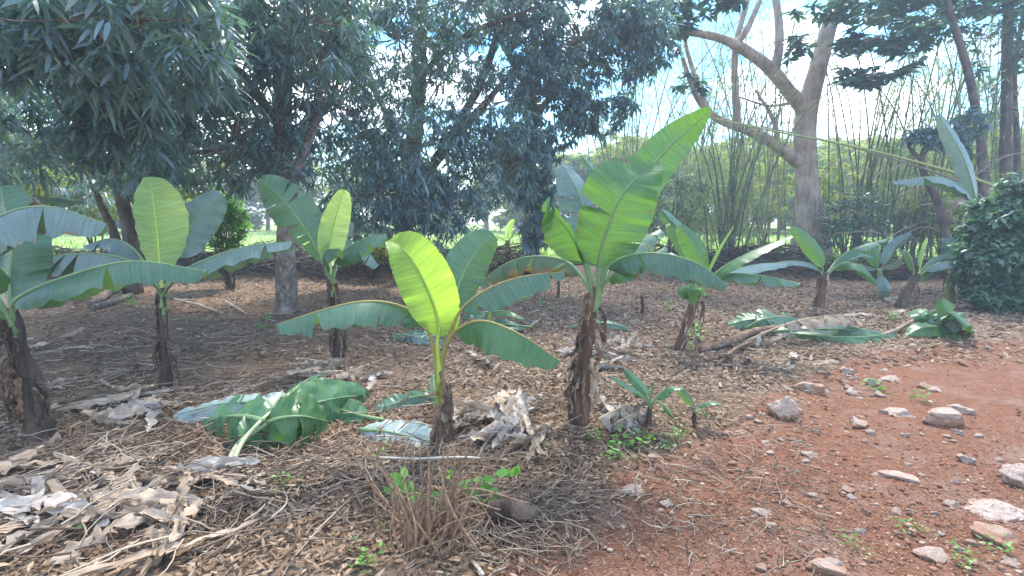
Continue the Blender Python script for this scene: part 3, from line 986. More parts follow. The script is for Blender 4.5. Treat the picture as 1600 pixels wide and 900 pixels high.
for k in range(16):
    Yb_ = rng.uniform(13.5, 16.5)
    x0_, y0_ = rng.uniform(1290, 1520), rng.uniform(260, 390)
    a_ = rng.uniform(-.5, .9)
    L_ = rng.uniform(60, 170)
    P = [at(x0_, y0_, Yb_), at(x0_ + L_ * .4 * math.cos(a_), y0_ + L_ * .4 * math.sin(a_) - rng.uniform(5, 22), Yb_ + rng.uniform(-.4, .4)), at(x0_ + L_ * math.cos(a_), y0_ + L_ * math.sin(a_), Yb_ + rng.uniform(-.8, .8))]
    mb = MB()
    tube(mb, P, [.018, .013, .004], 5, 16, .2)
    m1 = P[1]
    tube(mb, [m1, m1 + Vector((rng.uniform(-.5, .5), rng.uniform(-.3, .3), rng.uniform(-.5, .4)))], [.010, .003], 4, 6)
    tag(mb.build('dead_branch', M['twig'], None, True, tuple(P[0])), 'thin bare branch in the tangle right of the forked trunk', 'branch', 'tangle of bare branches')

# far trees beyond the field
protos = []
for k in range(3):
    root = empty('distant_tree', (0, 0, 0))
    mb = MB()
    tube(mb, [(0, 0, -.2), (.1, 0, 2.0), (0, .1, 4)], [.28, .22, .12], 7, 8, .2)
    mb.build('trunk', M['bark_pale'], root)
    pp = []
    for j in range(11):
        a_ = rng.uniform(0, 6.3)
        c_ = (math.cos(a_) * rng.uniform(.5, 2.4), math.sin(a_) * rng.uniform(.5, 2.4), rng.uniform(0.9, 6.8))
        pp.append(blob_pts(c_, (rng.uniform(1.1, 1.8), 1.4, rng.uniform(.8, 1.3)), 95, .0, .8, .4))
    build_np('crown', *cat([rosettes(np.concatenate(pp), 9, 0.42, 0.17, (-0.7, 0.6), (0.05, 0.4))]), M['far'], root)
    protos.append(root)
FT = [(880, 45, .95), (935, 44, 1.05), (1000, 42, 1.0), (1060, 44, 1.1), (1120, 42, 1.0), (1185, 46, 1.15), (1245, 40, 1.05), (1310, 44, 1.2), (1370, 38, 1.1), (1430, 46, 1.25), (1490, 38, 1.1), (1550, 42, 1.2), (1610, 36, 1.05),
      (905, 46, 1.0), (970, 50, 1.2), (1035, 52, 1.2), (1090, 50, 1.2), (1150, 54, 1.3), (1220, 54, 1.35), (1280, 52, 1.4), (1345, 52, 1.4), (1405, 54, 1.45), (1465, 52, 1.4), (1525, 54, 1.45), (1585, 52, 1.4), (480, 44, .9), (600, 46, .95), (640, 54, 1.1), (370, 46, 1.0), (270, 44, 1.0), (160, 44, 1.1), (65, 42, 1.1), (-20, 40, 1.1), (120, 48, 1.2), (20, 50, 1.2), (240, 42, 1.0), (810, 44, .8), (850, 50, .95), (760, 48, .9), (690, 52, .9), (540, 50, .9), (420, 48, .8), (330, 50, .9), (220, 46, 1.0), (110, 44, 1.1), (20, 40, 1.0), (1680, 40, 1.1), (-80, 38, 1.0)]
for i, (px, Y, sc) in enumerate(FT):
    o = protos[i] if i < 3 else copy_tree(protos[i % 3])
    p = at(px, 380, Y)
    o.location = (p.x, Y, H(p.x, Y) - .05)
    o.scale = (sc, sc, sc * rng.uniform(.85, 1.1))
    o.rotation_euler = (0, 0, rng.uniform(0, 6.3))
    tag(o, 'hazy yellow green tree in the wood beyond the field', 'tree', 'trees beyond the field')

# ------------------------------------------------------------------ banana leaves
def blade(mb, P, L, W, side, droop, curl, tears, seed, ripple=0.03, prof=(0.75, 0.42), crumple=0.0, flip=True, taper_tip=1.0):
    rn = random.Random(seed)
    n = len(P) - 1
    T = [(P[min(i + 1, n)] - P[max(i - 1, 0)]).normalized() for i in range(n + 1)]
    side = Vector(side)
    S, NN = [], []
    for t in T:
        s_ = side - t * side.dot(t)
        if s_.length < 1e-3:
            s_ = Vector((1, 0, 0)) - t * t.x
        s_.normalize()
        S.append(s_)
        NN.append(s_.cross(t))
    if flip and NN[n // 2].z < 0:
        S = [-a for a in S]
        NN = [-a for a in NN]

    def samp(A, u):
        q_ = min(max(u, 0), 1) * n
        i = min(int(q_), n - 1)
        return A[i].lerp(A[i + 1], q_ - i)

    so = Vector((rn.uniform(0, 60), rn.uniform(0, 60), 0))
    for sg in (-1, 1):
        cuts = sorted(rn.uniform(0.12, 0.93) for _ in range(tears if isinstance(tears, int) else tears[0 if sg < 0 else 1]))
        if tears != 0:
            cuts = sorted(cuts + [rn.uniform(.15, .9) for _ in range(rn.choice([0, 1, 1, 2]))])
        B = [0.0] + cuts + [1.0]
        B = [b_ for i, b_ in enumerate(B) if i == 0 or b_ - B[i - 1] > 0.02 or b_ == 1.0]
        dl = droop if not isinstance(droop, tuple) else droop[0 if sg < 0 else 1]
        ph = rn.uniform(0, 6.3)
        for a0, a1 in zip(B[:-1], B[1:]):
            m_ = max(3, int((a1 - a0) * 40))
            K = 7
            dd = dl + (rn.uniform(-.22, .30) if len(B) > 2 else 0)
            sw = rn.uniform(-.05, .10) if len(B) > 2 else 0.0
            g0 = rn.uniform(.02, .16) if a0 > 0 else 0.0
            g1 = rn.uniform(.02, .16) if a1 < 1 else 0.0
            short = rn.uniform(.88, 1.0) if len(B) > 2 else 1.0
            V, uv, ed = [], [], []
            for i in range(m_ + 1):
                for k in range(K + 1):
                    v = k / K
                    x = i / m_
                    u = a0 + (a1 - a0) * (x + (g0 * (1 - x) - g1 * x) * v ** 1.3)
                    pr = (max(math.sin(math.pi * min(max(u, 0), 1) ** prof[0]), 0.0)) ** prof[1]
                    w_ = W * pr * short
                    c = samp(P, u)
                    t, s_, n_ = samp(T, u), samp(S, u), samp(NN, u)
                    an = dd + curl * v * 0.5
                    off = s_ * (sg * w_ * v * math.cos(an)) - n_ * (w_ * v * math.sin(an)) + t * (w_ * v * (0.22 + sw))
                    rp = ripple * W * v ** 2 * (math.sin(u * 34 + ph) + 0.7 * math.sin(u * 61 + ph * 2))
                    rp += 0.05 * W * v * mnoise.noise(Vector((u * 6, v * 1.5, sg)) + so)
                    p = c + off + n_ * rp
                    if crumple:
                        q_ = p * (9.0) + so
                        q2_ = q_ * 2.9
                        p = p + Vector((mnoise.noise(q_), mnoise.noise(q_ + Vector((9, 0, 0))), mnoise.noise(q_ + Vector((0, 9, 0))))) * crumple + Vector((mnoise.noise(q2_), mnoise.noise(q2_ + Vector((9, 0, 0))), mnoise.noise(q2_ + Vector((0, 9, 0))))) * crumple * .45
                    V.append(p)
                    uv.append((u * L, sg * v * W))
                    ed.append((u, v))
            mb.add(V, [(i * (K + 1) + k, i * (K + 1) + k + 1, (i + 1) * (K + 1) + k + 1, (i + 1) * (K + 1) + k) for i in range(m_) for k in range(K)], uv, ed)


SIDES = {'f': (1, 0, 0), 'h': (0, -1, 0), 'fr': (1, -.6, 0), 'fl': (1, .6, 0), 'hu': (0, -1, .5), 'hd': (0, -1, -.5), 'ft': (.9, 0, .4), 'fb': (.9, 0, -.4)}
SEED = [100]


def banana_leaf(root, pts, W, side='f', mat='mature', droop=.25, curl=.3, tears=0, pet=0.15, rib=0.012, ripple=.03, prof=(0.75, 0.42), label=None, ribmat=None, crumple=0.0, name='leaf'):
    """pts world points from stem to tip; W half width (m); blade begins after `pet` of the length"""
    SEED[0] += 1
    P, L = crom(pts, 60)
    i0 = int(pet * 60)
    mb = MB()
    sub, Ls = crom(P[i0:], 44)
    blade(mb, sub, Ls, W, SIDES.get(side, side), droop, curl, tears, SEED[0], ripple, prof, crumple)
    o = mb.build(name, M[mat], root)
    if label:
        o['label'] = label
    r_ = MB()
    tube(r_, P[::3] + ([P[-1]] if 60 % 3 else []), [rib * 1.7, rib * 1.2, rib * .75, rib * .45, rib * .15], 7, 30)
    rm = ribmat or ('midrib_y' if mat in ('young', 'pale') else 'midrib_d' if mat in ('dry', 'drygrey', 'sheath', 'sheath_d') else 'midrib')
    r_.build('midrib', M[rm], o)
    return o


def stem(root, pts, r0, r1, mat, top=None, topmat='stem_green', ntop=0.2):
    """pseudostem; a part `sheath_top` for the fresh green top"""
    mb = MB()
    tube(mb, pts, [r0 * 1.25, r0, (r0 + r1) / 2, r1], 18, 30, 0.55)
    mb.build('pseudostem', M[mat], root)


def sleeve(root, pts, r0, r1):
    mb = MB()
    tube(mb, pts, [r0 * 1.15, r0, (r0 + r1) / 2, r1], 14, 24, 0.45)
    mb.build('dry_base', M['sheath'], root)


def sheath_strip(root, p, out, ln, wd, mat='sheath', curl=1.0):
    """dead sheath or leaf hanging down the stem"""
    SEED[0] += 1
    o_ = Vector(out)
    q1 = p + o_ * 0.05 + Vector((0, 0, .015))
    q2 = p + o_ * .085 + Vector((0, 0, -ln * .4))
    q3 = p + o_ * (.05 + rng.uniform(-.02, .05)) + Vector((rng.uniform(-.03, .03), 0, -ln))
    P, L = crom([p, q1, q2, q3], 22)
    mb = MB()
    sd_ = o_.cross(Vector((0, 0, 1)))
    blade(mb, P, L, wd, sd_, (.7, .5), curl, (3, 3), SEED[0], .25, (.6, .45), .022)
    mb.build('dry_sheath', M[mat], root)


def plant(label, Y, stem_px, r0, r1, stem_mat, leaves, sheaths=0, group='banana plants in the grove', name='banana_plant', green_top=True, collar=None):
    b_ = gz(*stem_px[0])
    Yb = b_.y if Y is None else Y
    if Y is not None:
        b_ = at(*stem_px[0], Y)
        b_.z = Hz(b_.x, b_.y)
    root = tag(empty(name, b_), label, 'banana plant', group)
    S = [b_ + Vector((0, 0, -.06))] + [at(x, y, Yb) for x, y in stem_px[1:]]
    stem(root, S, r0, r1, stem_mat)
    top = S[-1]
    if collar:
        PP, _ = crom(S, 20)
        sleeve(root, PP[:int(20 * collar)], r0 * 1.55, r1 * 1.6)
    if sheaths:
        PP, _ = crom(S, 20)
        for k in range(sheaths):
            i = rng.randint(7, 19)
            a_ = rng.uniform(2.6, 6.8)
            sheath_strip(root, PP[i] + Vector((math.cos(a_), math.sin(a_), 0)) * r1 * .7, (math.cos(a_), math.sin(a_), 0), rng.uniform(.2, .48) * min(1, (PP[i].z - b_.z) / .45 + .2), rng.uniform(.018, .05), rng.choice(['sheath_d'] * 4 + ['sheath']) if stem_mat == 'stem_dark' else rng.choice(['sheath', 'sheath', 'sheath_d', 'sheath_d', 'dry']))
    for lf in leaves:
        pts, Wp, side, mat = lf[:4]
        kw = lf[4] if len(lf) > 4 else {}
        wp = [at(x, y, Yb + dy) for x, y, dy in pts]
        ext = min(.26, (top.z - b_.z) * .35) * rng.uniform(.7, 1.1)
        dn = (S[-2] - S[-1]).normalized()
        dirv = (wp[min(2, len(wp) - 1)] - wp[0])
        dirv.z = 0
        dirv = dirv.normalized() if dirv.length > .01 else Vector((0, -1, 0))
        w0 = top + dn * ext + dirv * r1 * .75
        w1 = top + dn * ext * .25 + dirv * r1 * .85
        Lf = sum((a_ - c_).length for a_, c_ in zip(wp[:-1], wp[1:]))
        kw = dict(kw)
        kw['pet'] = (kw.get('pet', .15) * Lf + ext) / (Lf + ext)
        banana_leaf(root, [w0, w1] + wp[1:], Wp * Yb / F, side, mat, **kw)
    return root


# --- the tall plant in the middle
plant('tallest banana plant, with shaggy brown stem and one huge leaf pointing up right', None,
      [(908, 662), (909, 610), (915, 550), (924, 490), (933, 448)], .062, .042, 'stem_brown', [
          ([(940, 450, .05), (955, 380, .12), (985, 312, .2), (1035, 240, .25), (1080, 200, .25), (1113, 170, .2)], 36, 'ft', 'mid', dict(droop=(.2, .25), curl=-.2, pet=.18, rib=.02, label='long leaf tip pointing up right')),
          ([(933, 450, -.05), (937, 405, -.1), (950, 355, -.16), (977, 297, -.2), (1026, 255, -.15)], 62, (1, -.2, .45), 'mid', dict(droop=(-.1, .1), curl=.5, tears=(1, 0), pet=.17, rib=.016, ripple=.05, label='broad green leaf facing the front')),
          ([(928, 450, .05), (915, 395, .15), (912, 330, .25), (898, 290, .3), (878, 256, .35)], 40, (1, .25, -.1), 'blue', dict(droop=(.15, .3), curl=.3, tears=1, pet=.22, rib=.018)),
          ([(925, 450, 0), (908, 400, -.1), (886, 358, -.15), (864, 335, -.15), (846, 330, -.1)], 40, (1, -.3, -.5), 'mid', dict(droop=(.5, .4), curl=.6, tears=(2, 2), pet=.3)),
          ([(935, 445, .2), (948, 380, .45), (945, 320, .6), (932, 275, .7), (909, 243, .75)], 20, (1, .4, .2), 'mature', dict(droop=(.3, .3), tears=(4, 1), pet=.3)),
          ([(937, 447, -.05), (952, 415, -.15), (1000, 396, -.3), (1055, 400, -.4), (1100, 417, -.45), (1137, 447, -.45)], 34, 'h', 'mature', dict(droop=.85, curl=.6, tears=1, pet=.16, ripple=.06)),
          ([(938, 445, .1), (962, 405, .3), (990, 380, .5), (1032, 358, .7)], 32, (.5, -.8, .1), 'mature', dict(droop=.5, curl=.5, tears=2, pet=.2)),
          ([(940, 448, .1), (965, 425, .4), (1000, 410, .6), (1040, 385, .8)], 26, 'h', 'mature', dict(droop=.7, curl=.5, tears=2, pet=.2)),
          ([(925, 452, .05), (897, 418, .15), (868, 403, .25), (820, 402, .35), (780, 418, .4), (745, 448, .4)], 34, 'h', 'burnt', dict(droop=.75, curl=.5, tears=(5, 4), pet=.12, ripple=.08, label='old leaf with browned torn edges')),
          ([(938, 448, -.1), (955, 430, -.15), (985, 415, -.2), (1003, 398, -.15)], 22, 'h', 'mid', dict(droop=.8, curl=.4, pet=.25)),
      ], 18)
# --- short plant with the glowing leaf
plant('short banana plant with yellow green stem and one glowing lime leaf', None,
      [(690, 694), (688, 650), (687, 605), (686, 565)], .040, .026, 'stem_green', [
          ([(687, 565, 0), (683, 535, -.02), (686, 505, -.03), (668, 450, -.08), (640, 400, -.1), (611, 374, -.08)], 45, (1, .1, -.25), 'young', dict(droop=(-.05, .55), curl=.3, pet=.2, rib=.013, prof=(.9, .38), label='glowing lime green leaf', ribmat='midrib_y')),
          ([(688, 565, .03), (698, 525, .08), (708, 485, .14), (719, 440, .22), (743, 395, .3), (772, 366, .35)], 40, (1, .2, -.3), 'mature', dict(droop=(.15, .25), curl=.3, tears=0, pet=.34, prof=(.9, .45))),
          ([(688, 565, 0), (702, 525, -.03), (722, 482, -.06), (765, 450, -.1), (818, 432, -.1), (882, 424, -.05)], 38, 'h', 'mature', dict(droop=(.55, .9), curl=.3, tears=1, pet=.34, ripple=.05, ribmat='petiole_o')),
          ([(688, 575, 0), (696, 545, -.05), (712, 517, -.12), (752, 501, -.25), (812, 522, -.4), (876, 565, -.45)], 44, (0, -1, -.15), 'mid', dict(droop=(.6, .85), curl=.2, tears=0, pet=.26, ripple=.05, ribmat='petiole_o')),
          ([(685, 570, 0), (675, 535, -.03), (658, 498, -.08), (612, 474, -.15), (545, 474, -.3), (430, 507, -.4)], 42, 'h', 'mature', dict(droop=(.75, .75), curl=.4, tears=(2, 2), pet=.22, ripple=.06, ribmat='petiole_o')),
      ], 8, collar=.62)
# --- left plant with broad pale upright leaf
plant('left banana plant with a broad pale upright leaf on a thin dark stem', None,
      [(259, 608), (258, 550), (255, 490), (253, 450)], .040, .030, 'stem_dark', [
          ([(253, 452, 0), (250, 420, .05), (245, 360, .1), (235, 276, .1)], 44, (1, -.05, .08), 'pale', dict(droop=(.1, .4), curl=.2, pet=.12, label='broad pale lime upright leaf', prof=(1.05, .5))),
          ([(258, 452, .05), (272, 415, .2), (293, 360, .35), (325, 322, .45), (347, 304, .5)], 36, (1, .2, -.2), 'blue', dict(droop=(.2, .3), curl=.3, pet=.3)),
          ([(258, 455, 0), (285, 425, -.05), (330, 402, -.1), (390, 384, -.1), (458, 377, -.05)], 36, 'h', 'blue', dict(droop=(.75, .8), curl=.3, pet=.12, tears=1, ripple=.05)),
          ([(250, 452, .0), (232, 420, .15), (205, 385, .4), (170, 373, .7), (130, 385, .8)], 28, 'h', 'blue', dict(droop=.6, curl=.3, pet=.2, tears=2)),
          ([(250, 455, .0), (225, 420, .1), (170, 398, .2), (90, 400, .25), (6, 428, .25)], 40, 'h', 'blue', dict(droop=(.75, .8), curl=.2, pet=.2, tears=1, ripple=.05)),
          ([(256, 460, -.02), (272, 438, -.2), (282, 425, -.35), (290, 432, -.5)], 16, 'h', 'mid', dict(droop=.5, pet=.5)),
          ([(250, 460, -.02), (236, 440, -.15), (222, 428, -.3), (205, 432, -.4)], 14, 'h', 'mid', dict(droop=.5, pet=.6)),
      ], 9)
# --- far left plant cut by the frame
plant('banana plant cut by the left frame edge with a thick ragged brown stem', None,
      [(62, 690), (45, 600), (22, 530), (8, 482)], .075, .05, 'stem_dark', [
          ([(6, 490, 0), (30, 465, -.05), (110, 430, -.1), (210, 408, -.1), (325, 424, -.05)], 46, 'h', 'mature', dict(droop=(.75, .85), curl=.3, tears=(1, 2), pet=.04, ripple=.06)),
          ([(4, 488, 0), (-30, 410, -.1), (-10, 345, -.15), (70, 322, -.15), (168, 350, -.1)], 58, 'h', 'blue', dict(droop=(.8, .9), curl=.2, tears=1, pet=.25, ripple=.04)),
          ([(6, 488, .1), (14, 440, .2), (18, 380, .25), (0, 290, .3)], 62, 'f', 'mature', dict(droop=.2, curl=.2, pet=.05, tears=1)),
          ([(0, 488, .2), (-10, 400, .5), (40, 325, .9), (135, 318, 1.1)], 26, 'h', 'blue', dict(droop=.4, pet=.3)),
          ([(0, 480, 0), (-8, 390, .2), (15, 325, .35), (45, 306, .4), (78, 330, .4)], 22, 'h', 'sheath', dict(droop=1.0, curl=.6, pet=.45, crumple=.03, label='dead brown curled leaf')),
          ([(0, 480, -.1), (-60, 430, -.4), (-140, 440, -.7)], 40, 'h', 'mature', dict(droop=.6, pet=.2)),
      ], 24)
# --- slim plant with pale spear, mid left
plant('banana plant with a long torn leaf leaning up left beside a pale upright leaf', None,
      [(527, 572), (524, 520), (519, 470), (515, 430)], .040, .030, 'stem_dark', [
          ([(513, 432, 0), (500, 398, .05), (468, 345, .1), (438, 308, .1), (405, 281, .1)], 36, (1, .1, .8), 'mature', dict(droop=(.15, .1), curl=.2, tears=(3, 0), pet=.12, ripple=.04, prof=(1.05, .45))),
          ([(515, 432, .05), (515, 400, .08), (522, 350, .12), (538, 296, .1)], 24, (1, .3, .1), 'pale', dict(droop=(.1, .5), curl=.2, pet=.14, label='pale lime upright leaf')),
          ([(518, 432, 0), (530, 400, -.1), (562, 376, -.2), (603, 364, -.2)], 32, 'h', 'mature', dict(droop=(.6, .8), curl=.5, pet=.18, tears=1)),
          ([(518, 435, .1), (540, 395, .2), (570, 390, .3), (592, 415, .35)], 32, (.4, -1, 0), 'blue', dict(droop=.7, curl=.4, pet=.2, tears=(5, 5))),
          ([(515, 430, .2), (518, 390, .5), (512, 350, .6), (497, 335, .6)], 22, 'f', 'blue', dict(droop=.3, pet=.2, tears=(3, 0))),
          ([(512, 436, 0), (505, 410, -.15), (510, 392, -.3), (530, 388, -.4)], 26, 'h', 'mature', dict(droop=.8, pet=.25)),
          ([(514, 430, .3), (530, 390, .5), (540, 360, .6), (548, 345, .65)], 20, 'f', 'blue', dict(droop=.3, pet=.2, tears=1)),
      ], 6)
# --- plant right of the centre
plant('banana plant on a slanting brown stem with a rolled spear leaf', None,
      [(1060, 548), (1070, 515), (1082, 480), (1094, 450)], .058, .042, 'stem_brown', [
          ([(1095, 455, .1), (1092, 415, .2), (1070, 370, .3), (1034, 328, .35)], 24, (1, .2, .7), 'mature', dict(droop=.3, curl=.4, pet=.12, tears=1)),
          ([(1096, 455, 0), (1096, 420, -.05), (1085, 385, -.05), (1060, 352, 0)], 20, (1, 0, .5), 'mid', dict(droop=.35, curl=.3, pet=.12)),
          ([(1098, 455, 0), (1120, 425, -.05), (1170, 395, -.1), (1237, 368, -.1)], 22, (.3, -1, .5), 'mid', dict(droop=(.3, .5), curl=.2, pet=.12)),
          ([(1098, 456, 0), (1130, 430, -.1), (1185, 430, -.25), (1250, 442, -.3)], 20, 'h', 'mature', dict(droop=(.6, .7), curl=.3, pet=.1, ripple=.06, tears=1)),
          ([(1098, 450, .05), (1108, 420, .05), (1125, 385, .05), (1146, 353, .05)], 7, 'f', 'pale', dict(droop=1.2, curl=1.2, pet=.1, label='rolled pale spear leaf')),
          ([(1090, 462, 0), (1082, 445, -.15), (1075, 450, -.3), (1078, 475, -.35)], 22, 'h', 'mid', dict(droop=.5, pet=.2)),
          ([(1100, 455, .1), (1140, 425, .5), (1190, 412, .8), (1230, 412, 1.0)], 20, 'h', 'blue', dict(droop=.6, pet=.1)),
          ([(1094, 452, .2), (1080, 420, .5), (1050, 395, .8), (1030, 400, .9)], 22, 'h', 'mature', dict(droop=.6, pet=.1)),
      ], 7)
# --- small plants at the right, farther off
plant('small banana plant with frayed stem in front of the forked tree trunk', None,
      [(1278, 482), (1284, 460), (1290, 425)], .085, .06, 'stem_brown', [
          ([(1290, 428, 0), (1282, 405, -.05), (1262, 378, -.05), (1238, 354, 0)], 14, (1, 0, .6), 'mid', dict(droop=.3, pet=.1, label='bright leaf leaning left')),
          ([(1292, 428, 0), (1312, 402, 0), (1345, 384, -.1), (1385, 373, -.1)], 13, (.3, -1, .3), 'mature', dict(droop=.55, pet=.12, tears=1)),
          ([(1293, 430, 0), (1315, 412, -.2), (1345, 415, -.4), (1372, 442, -.5)], 14, 'h', 'mid', dict(droop=.7, pet=.1)),
          ([(1288, 430, 0), (1265, 412, -.1), (1230, 408, -.2), (1188, 416, -.2)], 10, 'h', 'blue', dict(droop=.6, pet=.1)),
          ([(1292, 428, .1), (1310, 405, .3), (1340, 395, .6), (1365, 402, .7)], 12, 'h', 'mature', dict(droop=.5, pet=.1)),
      ], 7)
plant('little banana plant with a hanging leaf, left of the leaning dark stem', None,
      [(1375, 468), (1376, 445), (1374, 420)], .05, .035, 'stem_pale', [
          ([(1374, 424, 0), (1370, 405, 0), (1366, 388, .05), (1362, 378, .1)], 13, 'f', 'mid', dict(droop=.3, pet=.1)),
          ([(1374, 424, 0), (1385, 405, 0), (1398, 385, .1), (1425, 365, .2)], 10, (1, 0, -.6), 'blue', dict(droop=.3, pet=.1)),
          ([(1374, 430, 0), (1350, 415, -.1), (1330, 412, -.2), (1305, 420, -.2)], 10, 'h', 'mature', dict(droop=.6, pet=.1)),
          ([(1376, 430, 0), (1382, 440, -.2), (1386, 452, -.3), (1385, 465, -.3)], 12, 'f', 'blue', dict(droop=.3, pet=.15)),
          ([(1376, 424, 0), (1395, 412, 0), (1405, 405, 0), (1412, 412, 0)], 9, 'h', 'burnt', dict(droop=.6, pet=.1)),
      ], 2)
plant('banana plant with a dark stem leaning right between the little plants', None,
      [(1403, 482), (1418, 455), (1434, 428)], .085, .055, 'stem_dark', [
          ([(1434, 430, 0), (1440, 410, 0), (1445, 390, .1), (1450, 372, .1)], 6, 'f', 'pale', dict(droop=.8, pet=.2)),
          ([(1436, 432, 0), (1460, 414, -.1), (1495, 408, -.2), (1530, 418, -.2)], 13, 'h', 'blue', dict(droop=.6, pet=.1)),
          ([(1434, 430, 0), (1425, 405, 0), (1415, 390, 0), (1405, 398, 0)], 9, 'h', 'mature', dict(droop=.6, pet=.1)),
          ([(1436, 430, .1), (1452, 408, .2), (1478, 396, .3), (1500, 398, .4)], 12, 'h', 'mature', dict(droop=.5, pet=.1)),
      ], 3)
plant('banana plant with a torn grey green leaf half hidden beside the glossy bush', None,
      [(1488, 478), (1484, 455), (1482, 425)], .07, .05, 'stem_pale', [
          ([(1482, 428, 0), (1478, 405, 0), (1480, 385, 0), (1474, 372, .1)], 18, 'f', 'blue', dict(droop=.3, pet=.1, tears=2)),
          ([(1482, 430, 0), (1465, 412, -.1), (1450, 418, -.2), (1436, 440, -.3)], 12, 'h', 'mid', dict(droop=.6, pet=.1)),
          ([(1484, 430, 0), (1500, 412, 0), (1520, 408, 0), (1545, 420, 0)], 16, 'h', 'mature', dict(droop=.6, pet=.1)),
      ], 3)
plant('tall banana plant behind the glossy bush with one upright ribbed leaf', 10.4,
      [(1545, 470), (1538, 400), (1528, 325)], .09, .055, 'stem_pale', [
          ([(1527, 330, 0), (1522, 300, -.05), (1505, 245, -.05), (1467, 178, 0)], 17, (1, .1, .4), 'blue', dict(droop=.3, curl=.2, pet=.08, label='upright ribbed grey green leaf')),
          ([(1526, 332, 0), (1508, 296, -.1), (1465, 276, -.2), (1392, 284, -.2)], 17, 'h', 'blue', dict(droop=.7, curl=.3, pet=.1, ripple=.06, tears=1)),
          ([(1528, 330, 0), (1560, 300, 0), (1600, 310, .1), (1640, 350, .1)], 18, 'h', 'mature', dict(droop=.6, pet=.1)),
          ([(1526, 335, 0), (1510, 310, -.1), (1490, 312, -.2), (1476, 335, -.2)], 12, 'h', 'dry', dict(droop=.8, pet=.2, crumple=.03, label='dead pinkish brown hanging leaf')),
      ], 3)
# --- low plant behind the short one, distant ones
plant('low banana sucker half hidden behind the short plant', None,
      [(765, 520), (766, 505), (766, 485)], .045, .03, 'stem_pale', [
          ([(766, 490, 0), (760, 470, .05), (752, 455, .1), (725, 452, .15)], 18, 'h', 'mature', dict(droop=.4, pet=.1)),
          ([(767, 490, 0), (785, 476, -.05), (805, 465, -.05), (833, 459, -.05)], 12, (.4, -1, .4), 'mature', dict(droop=.35, pet=.1)),
          ([(767, 492, 0), (782, 486, -.15), (800, 488, -.25), (820, 498, -.3)], 12, 'h', 'mid', dict(droop=.4, pet=.1)),
          ([(766, 490, 0), (770, 468, .1), (778, 455, .2), (782, 446, .25)], 14, 'f', 'mature', dict(droop=.3, pet=.1)),
          ([(766, 492, 0), (748, 488, -.1), (735, 488, -.2), (722, 496, -.2)], 14, 'h', 'mature', dict(droop=.5, pet=.1)),
      ], 0)
plant('distant banana plant glowing pale green against the field', 15.2,
      [(793, 412), (793, 392), (793, 375)], .10, .07, 'stem_pale', [
          ([(793, 378, 0), (794, 365, 0), (797, 352, 0), (803, 343, 0)], 6, 'f', 'pale', dict(droop=.3, pet=.1)),
          ([(793, 380, 0), (800, 368, 0), (808, 362, 0), (818, 368, 0)], 5, 'h', 'young', dict(droop=.5, pet=.1)),
          ([(793, 380, 0), (785, 372, 0), (778, 370, 0), (770, 378, 0)], 5, 'h', 'young', dict(droop=.5, pet=.1)),
      ], 0)
# --- two saplings near the path
SAP = 'young suckers by the path'
plant('small banana sucker with four dark leaves beside the path, the bigger one', None,
      [(1014, 670), (1014, 650), (1016, 628)], .024, .014, 'stem_dark', [
          ([(1015, 640, 0), (1000, 615, -.03), (978, 600, -.05), (954, 587, -.05)], 11, (1, -.4, -.6), 'cut', dict(droop=.35, pet=.15, rib=.006)),
          ([(1016, 638, .02), (1008, 612, .05), (992, 594, .1), (976, 578, .12)], 10, (1, .3, .6), 'cut', dict(droop=.3, pet=.15, rib=.006)),
          ([(1017, 640, 0), (1028, 618, 0), (1046, 605, -.02), (1068, 606, -.04)], 15, (.4, -1, .4), 'cut', dict(droop=.35, pet=.15, rib=.006)),
          ([(1017, 645, 0), (1030, 628, -.08), (1042, 636, -.14), (1054, 653, -.18)], 13, (0, -1, .5), 'cut', dict(droop=.3, pet=.15, rib=.006)),
          ([(1016, 636, 0), (1016, 620, 0), (1018, 608, 0), (1020, 598, 0)], 3, 'f', 'mid', dict(droop=.8, pet=.1, rib=.005)),
      ], 0, SAP)
plant('small banana sucker with three leaves beside the path, the smaller one', None,
      [(1085, 664), (1085, 650), (1086, 638)], .018, .011, 'stem_dark', [
          ([(1086, 645, 0), (1078, 628, 0), (1070, 618, .02), (1060, 608, .04)], 8, (1, 0, .8), 'mid', dict(droop=.3, pet=.15, rib=.005)),
          ([(1086, 645, 0), (1096, 632, 0), (1110, 628, -.02), (1128, 630, -.03)], 11, (.3, -1, .4), 'cut', dict(droop=.3, pet=.12, rib=.005)),
          ([(1086, 647, 0), (1092, 640, -.06), (1099, 642, -.1), (1106, 650, -.14)], 10, (0, -1, .4), 'cut', dict(droop=.25, pet=.12, rib=.005)),
      ], 0, SAP)

# ------------------------------------------------------------------ cut green leaves lying on the ground
def fallen(label, pts, W, mat='cut', side=None, group=None, **kw):
    """pts (px, py, height above ground)"""
    wp = [gz(x, y, h) for x, y, h in pts]
    loc = wp[0].copy()
    loc.z = Hz(loc.x, loc.y)
    root = tag(empty('cut_leaf', loc), label, 'banana leaf', group)
    t = (wp[-1] - wp[0])
    sd_ = side or tuple(Vector((t.y, -t.x, 0)).normalized() * (1 if t.x < 0 else -1) * (-1 if False else 1) + Vector((0, 0, .0)))
    if not side:
        sv = Vector(sd_)
        sv = sv if sv.y > 0 else -sv
        sd_ = (sv.x, sv.y, .55)
    d = dict(droop=.08, curl=.15, pet=.12, rib=.012, ripple=.06, crumple=.012)
    d.update(kw)
    banana_leaf(root, wp, W, sd_, mat, name='blade', **d)
    return root


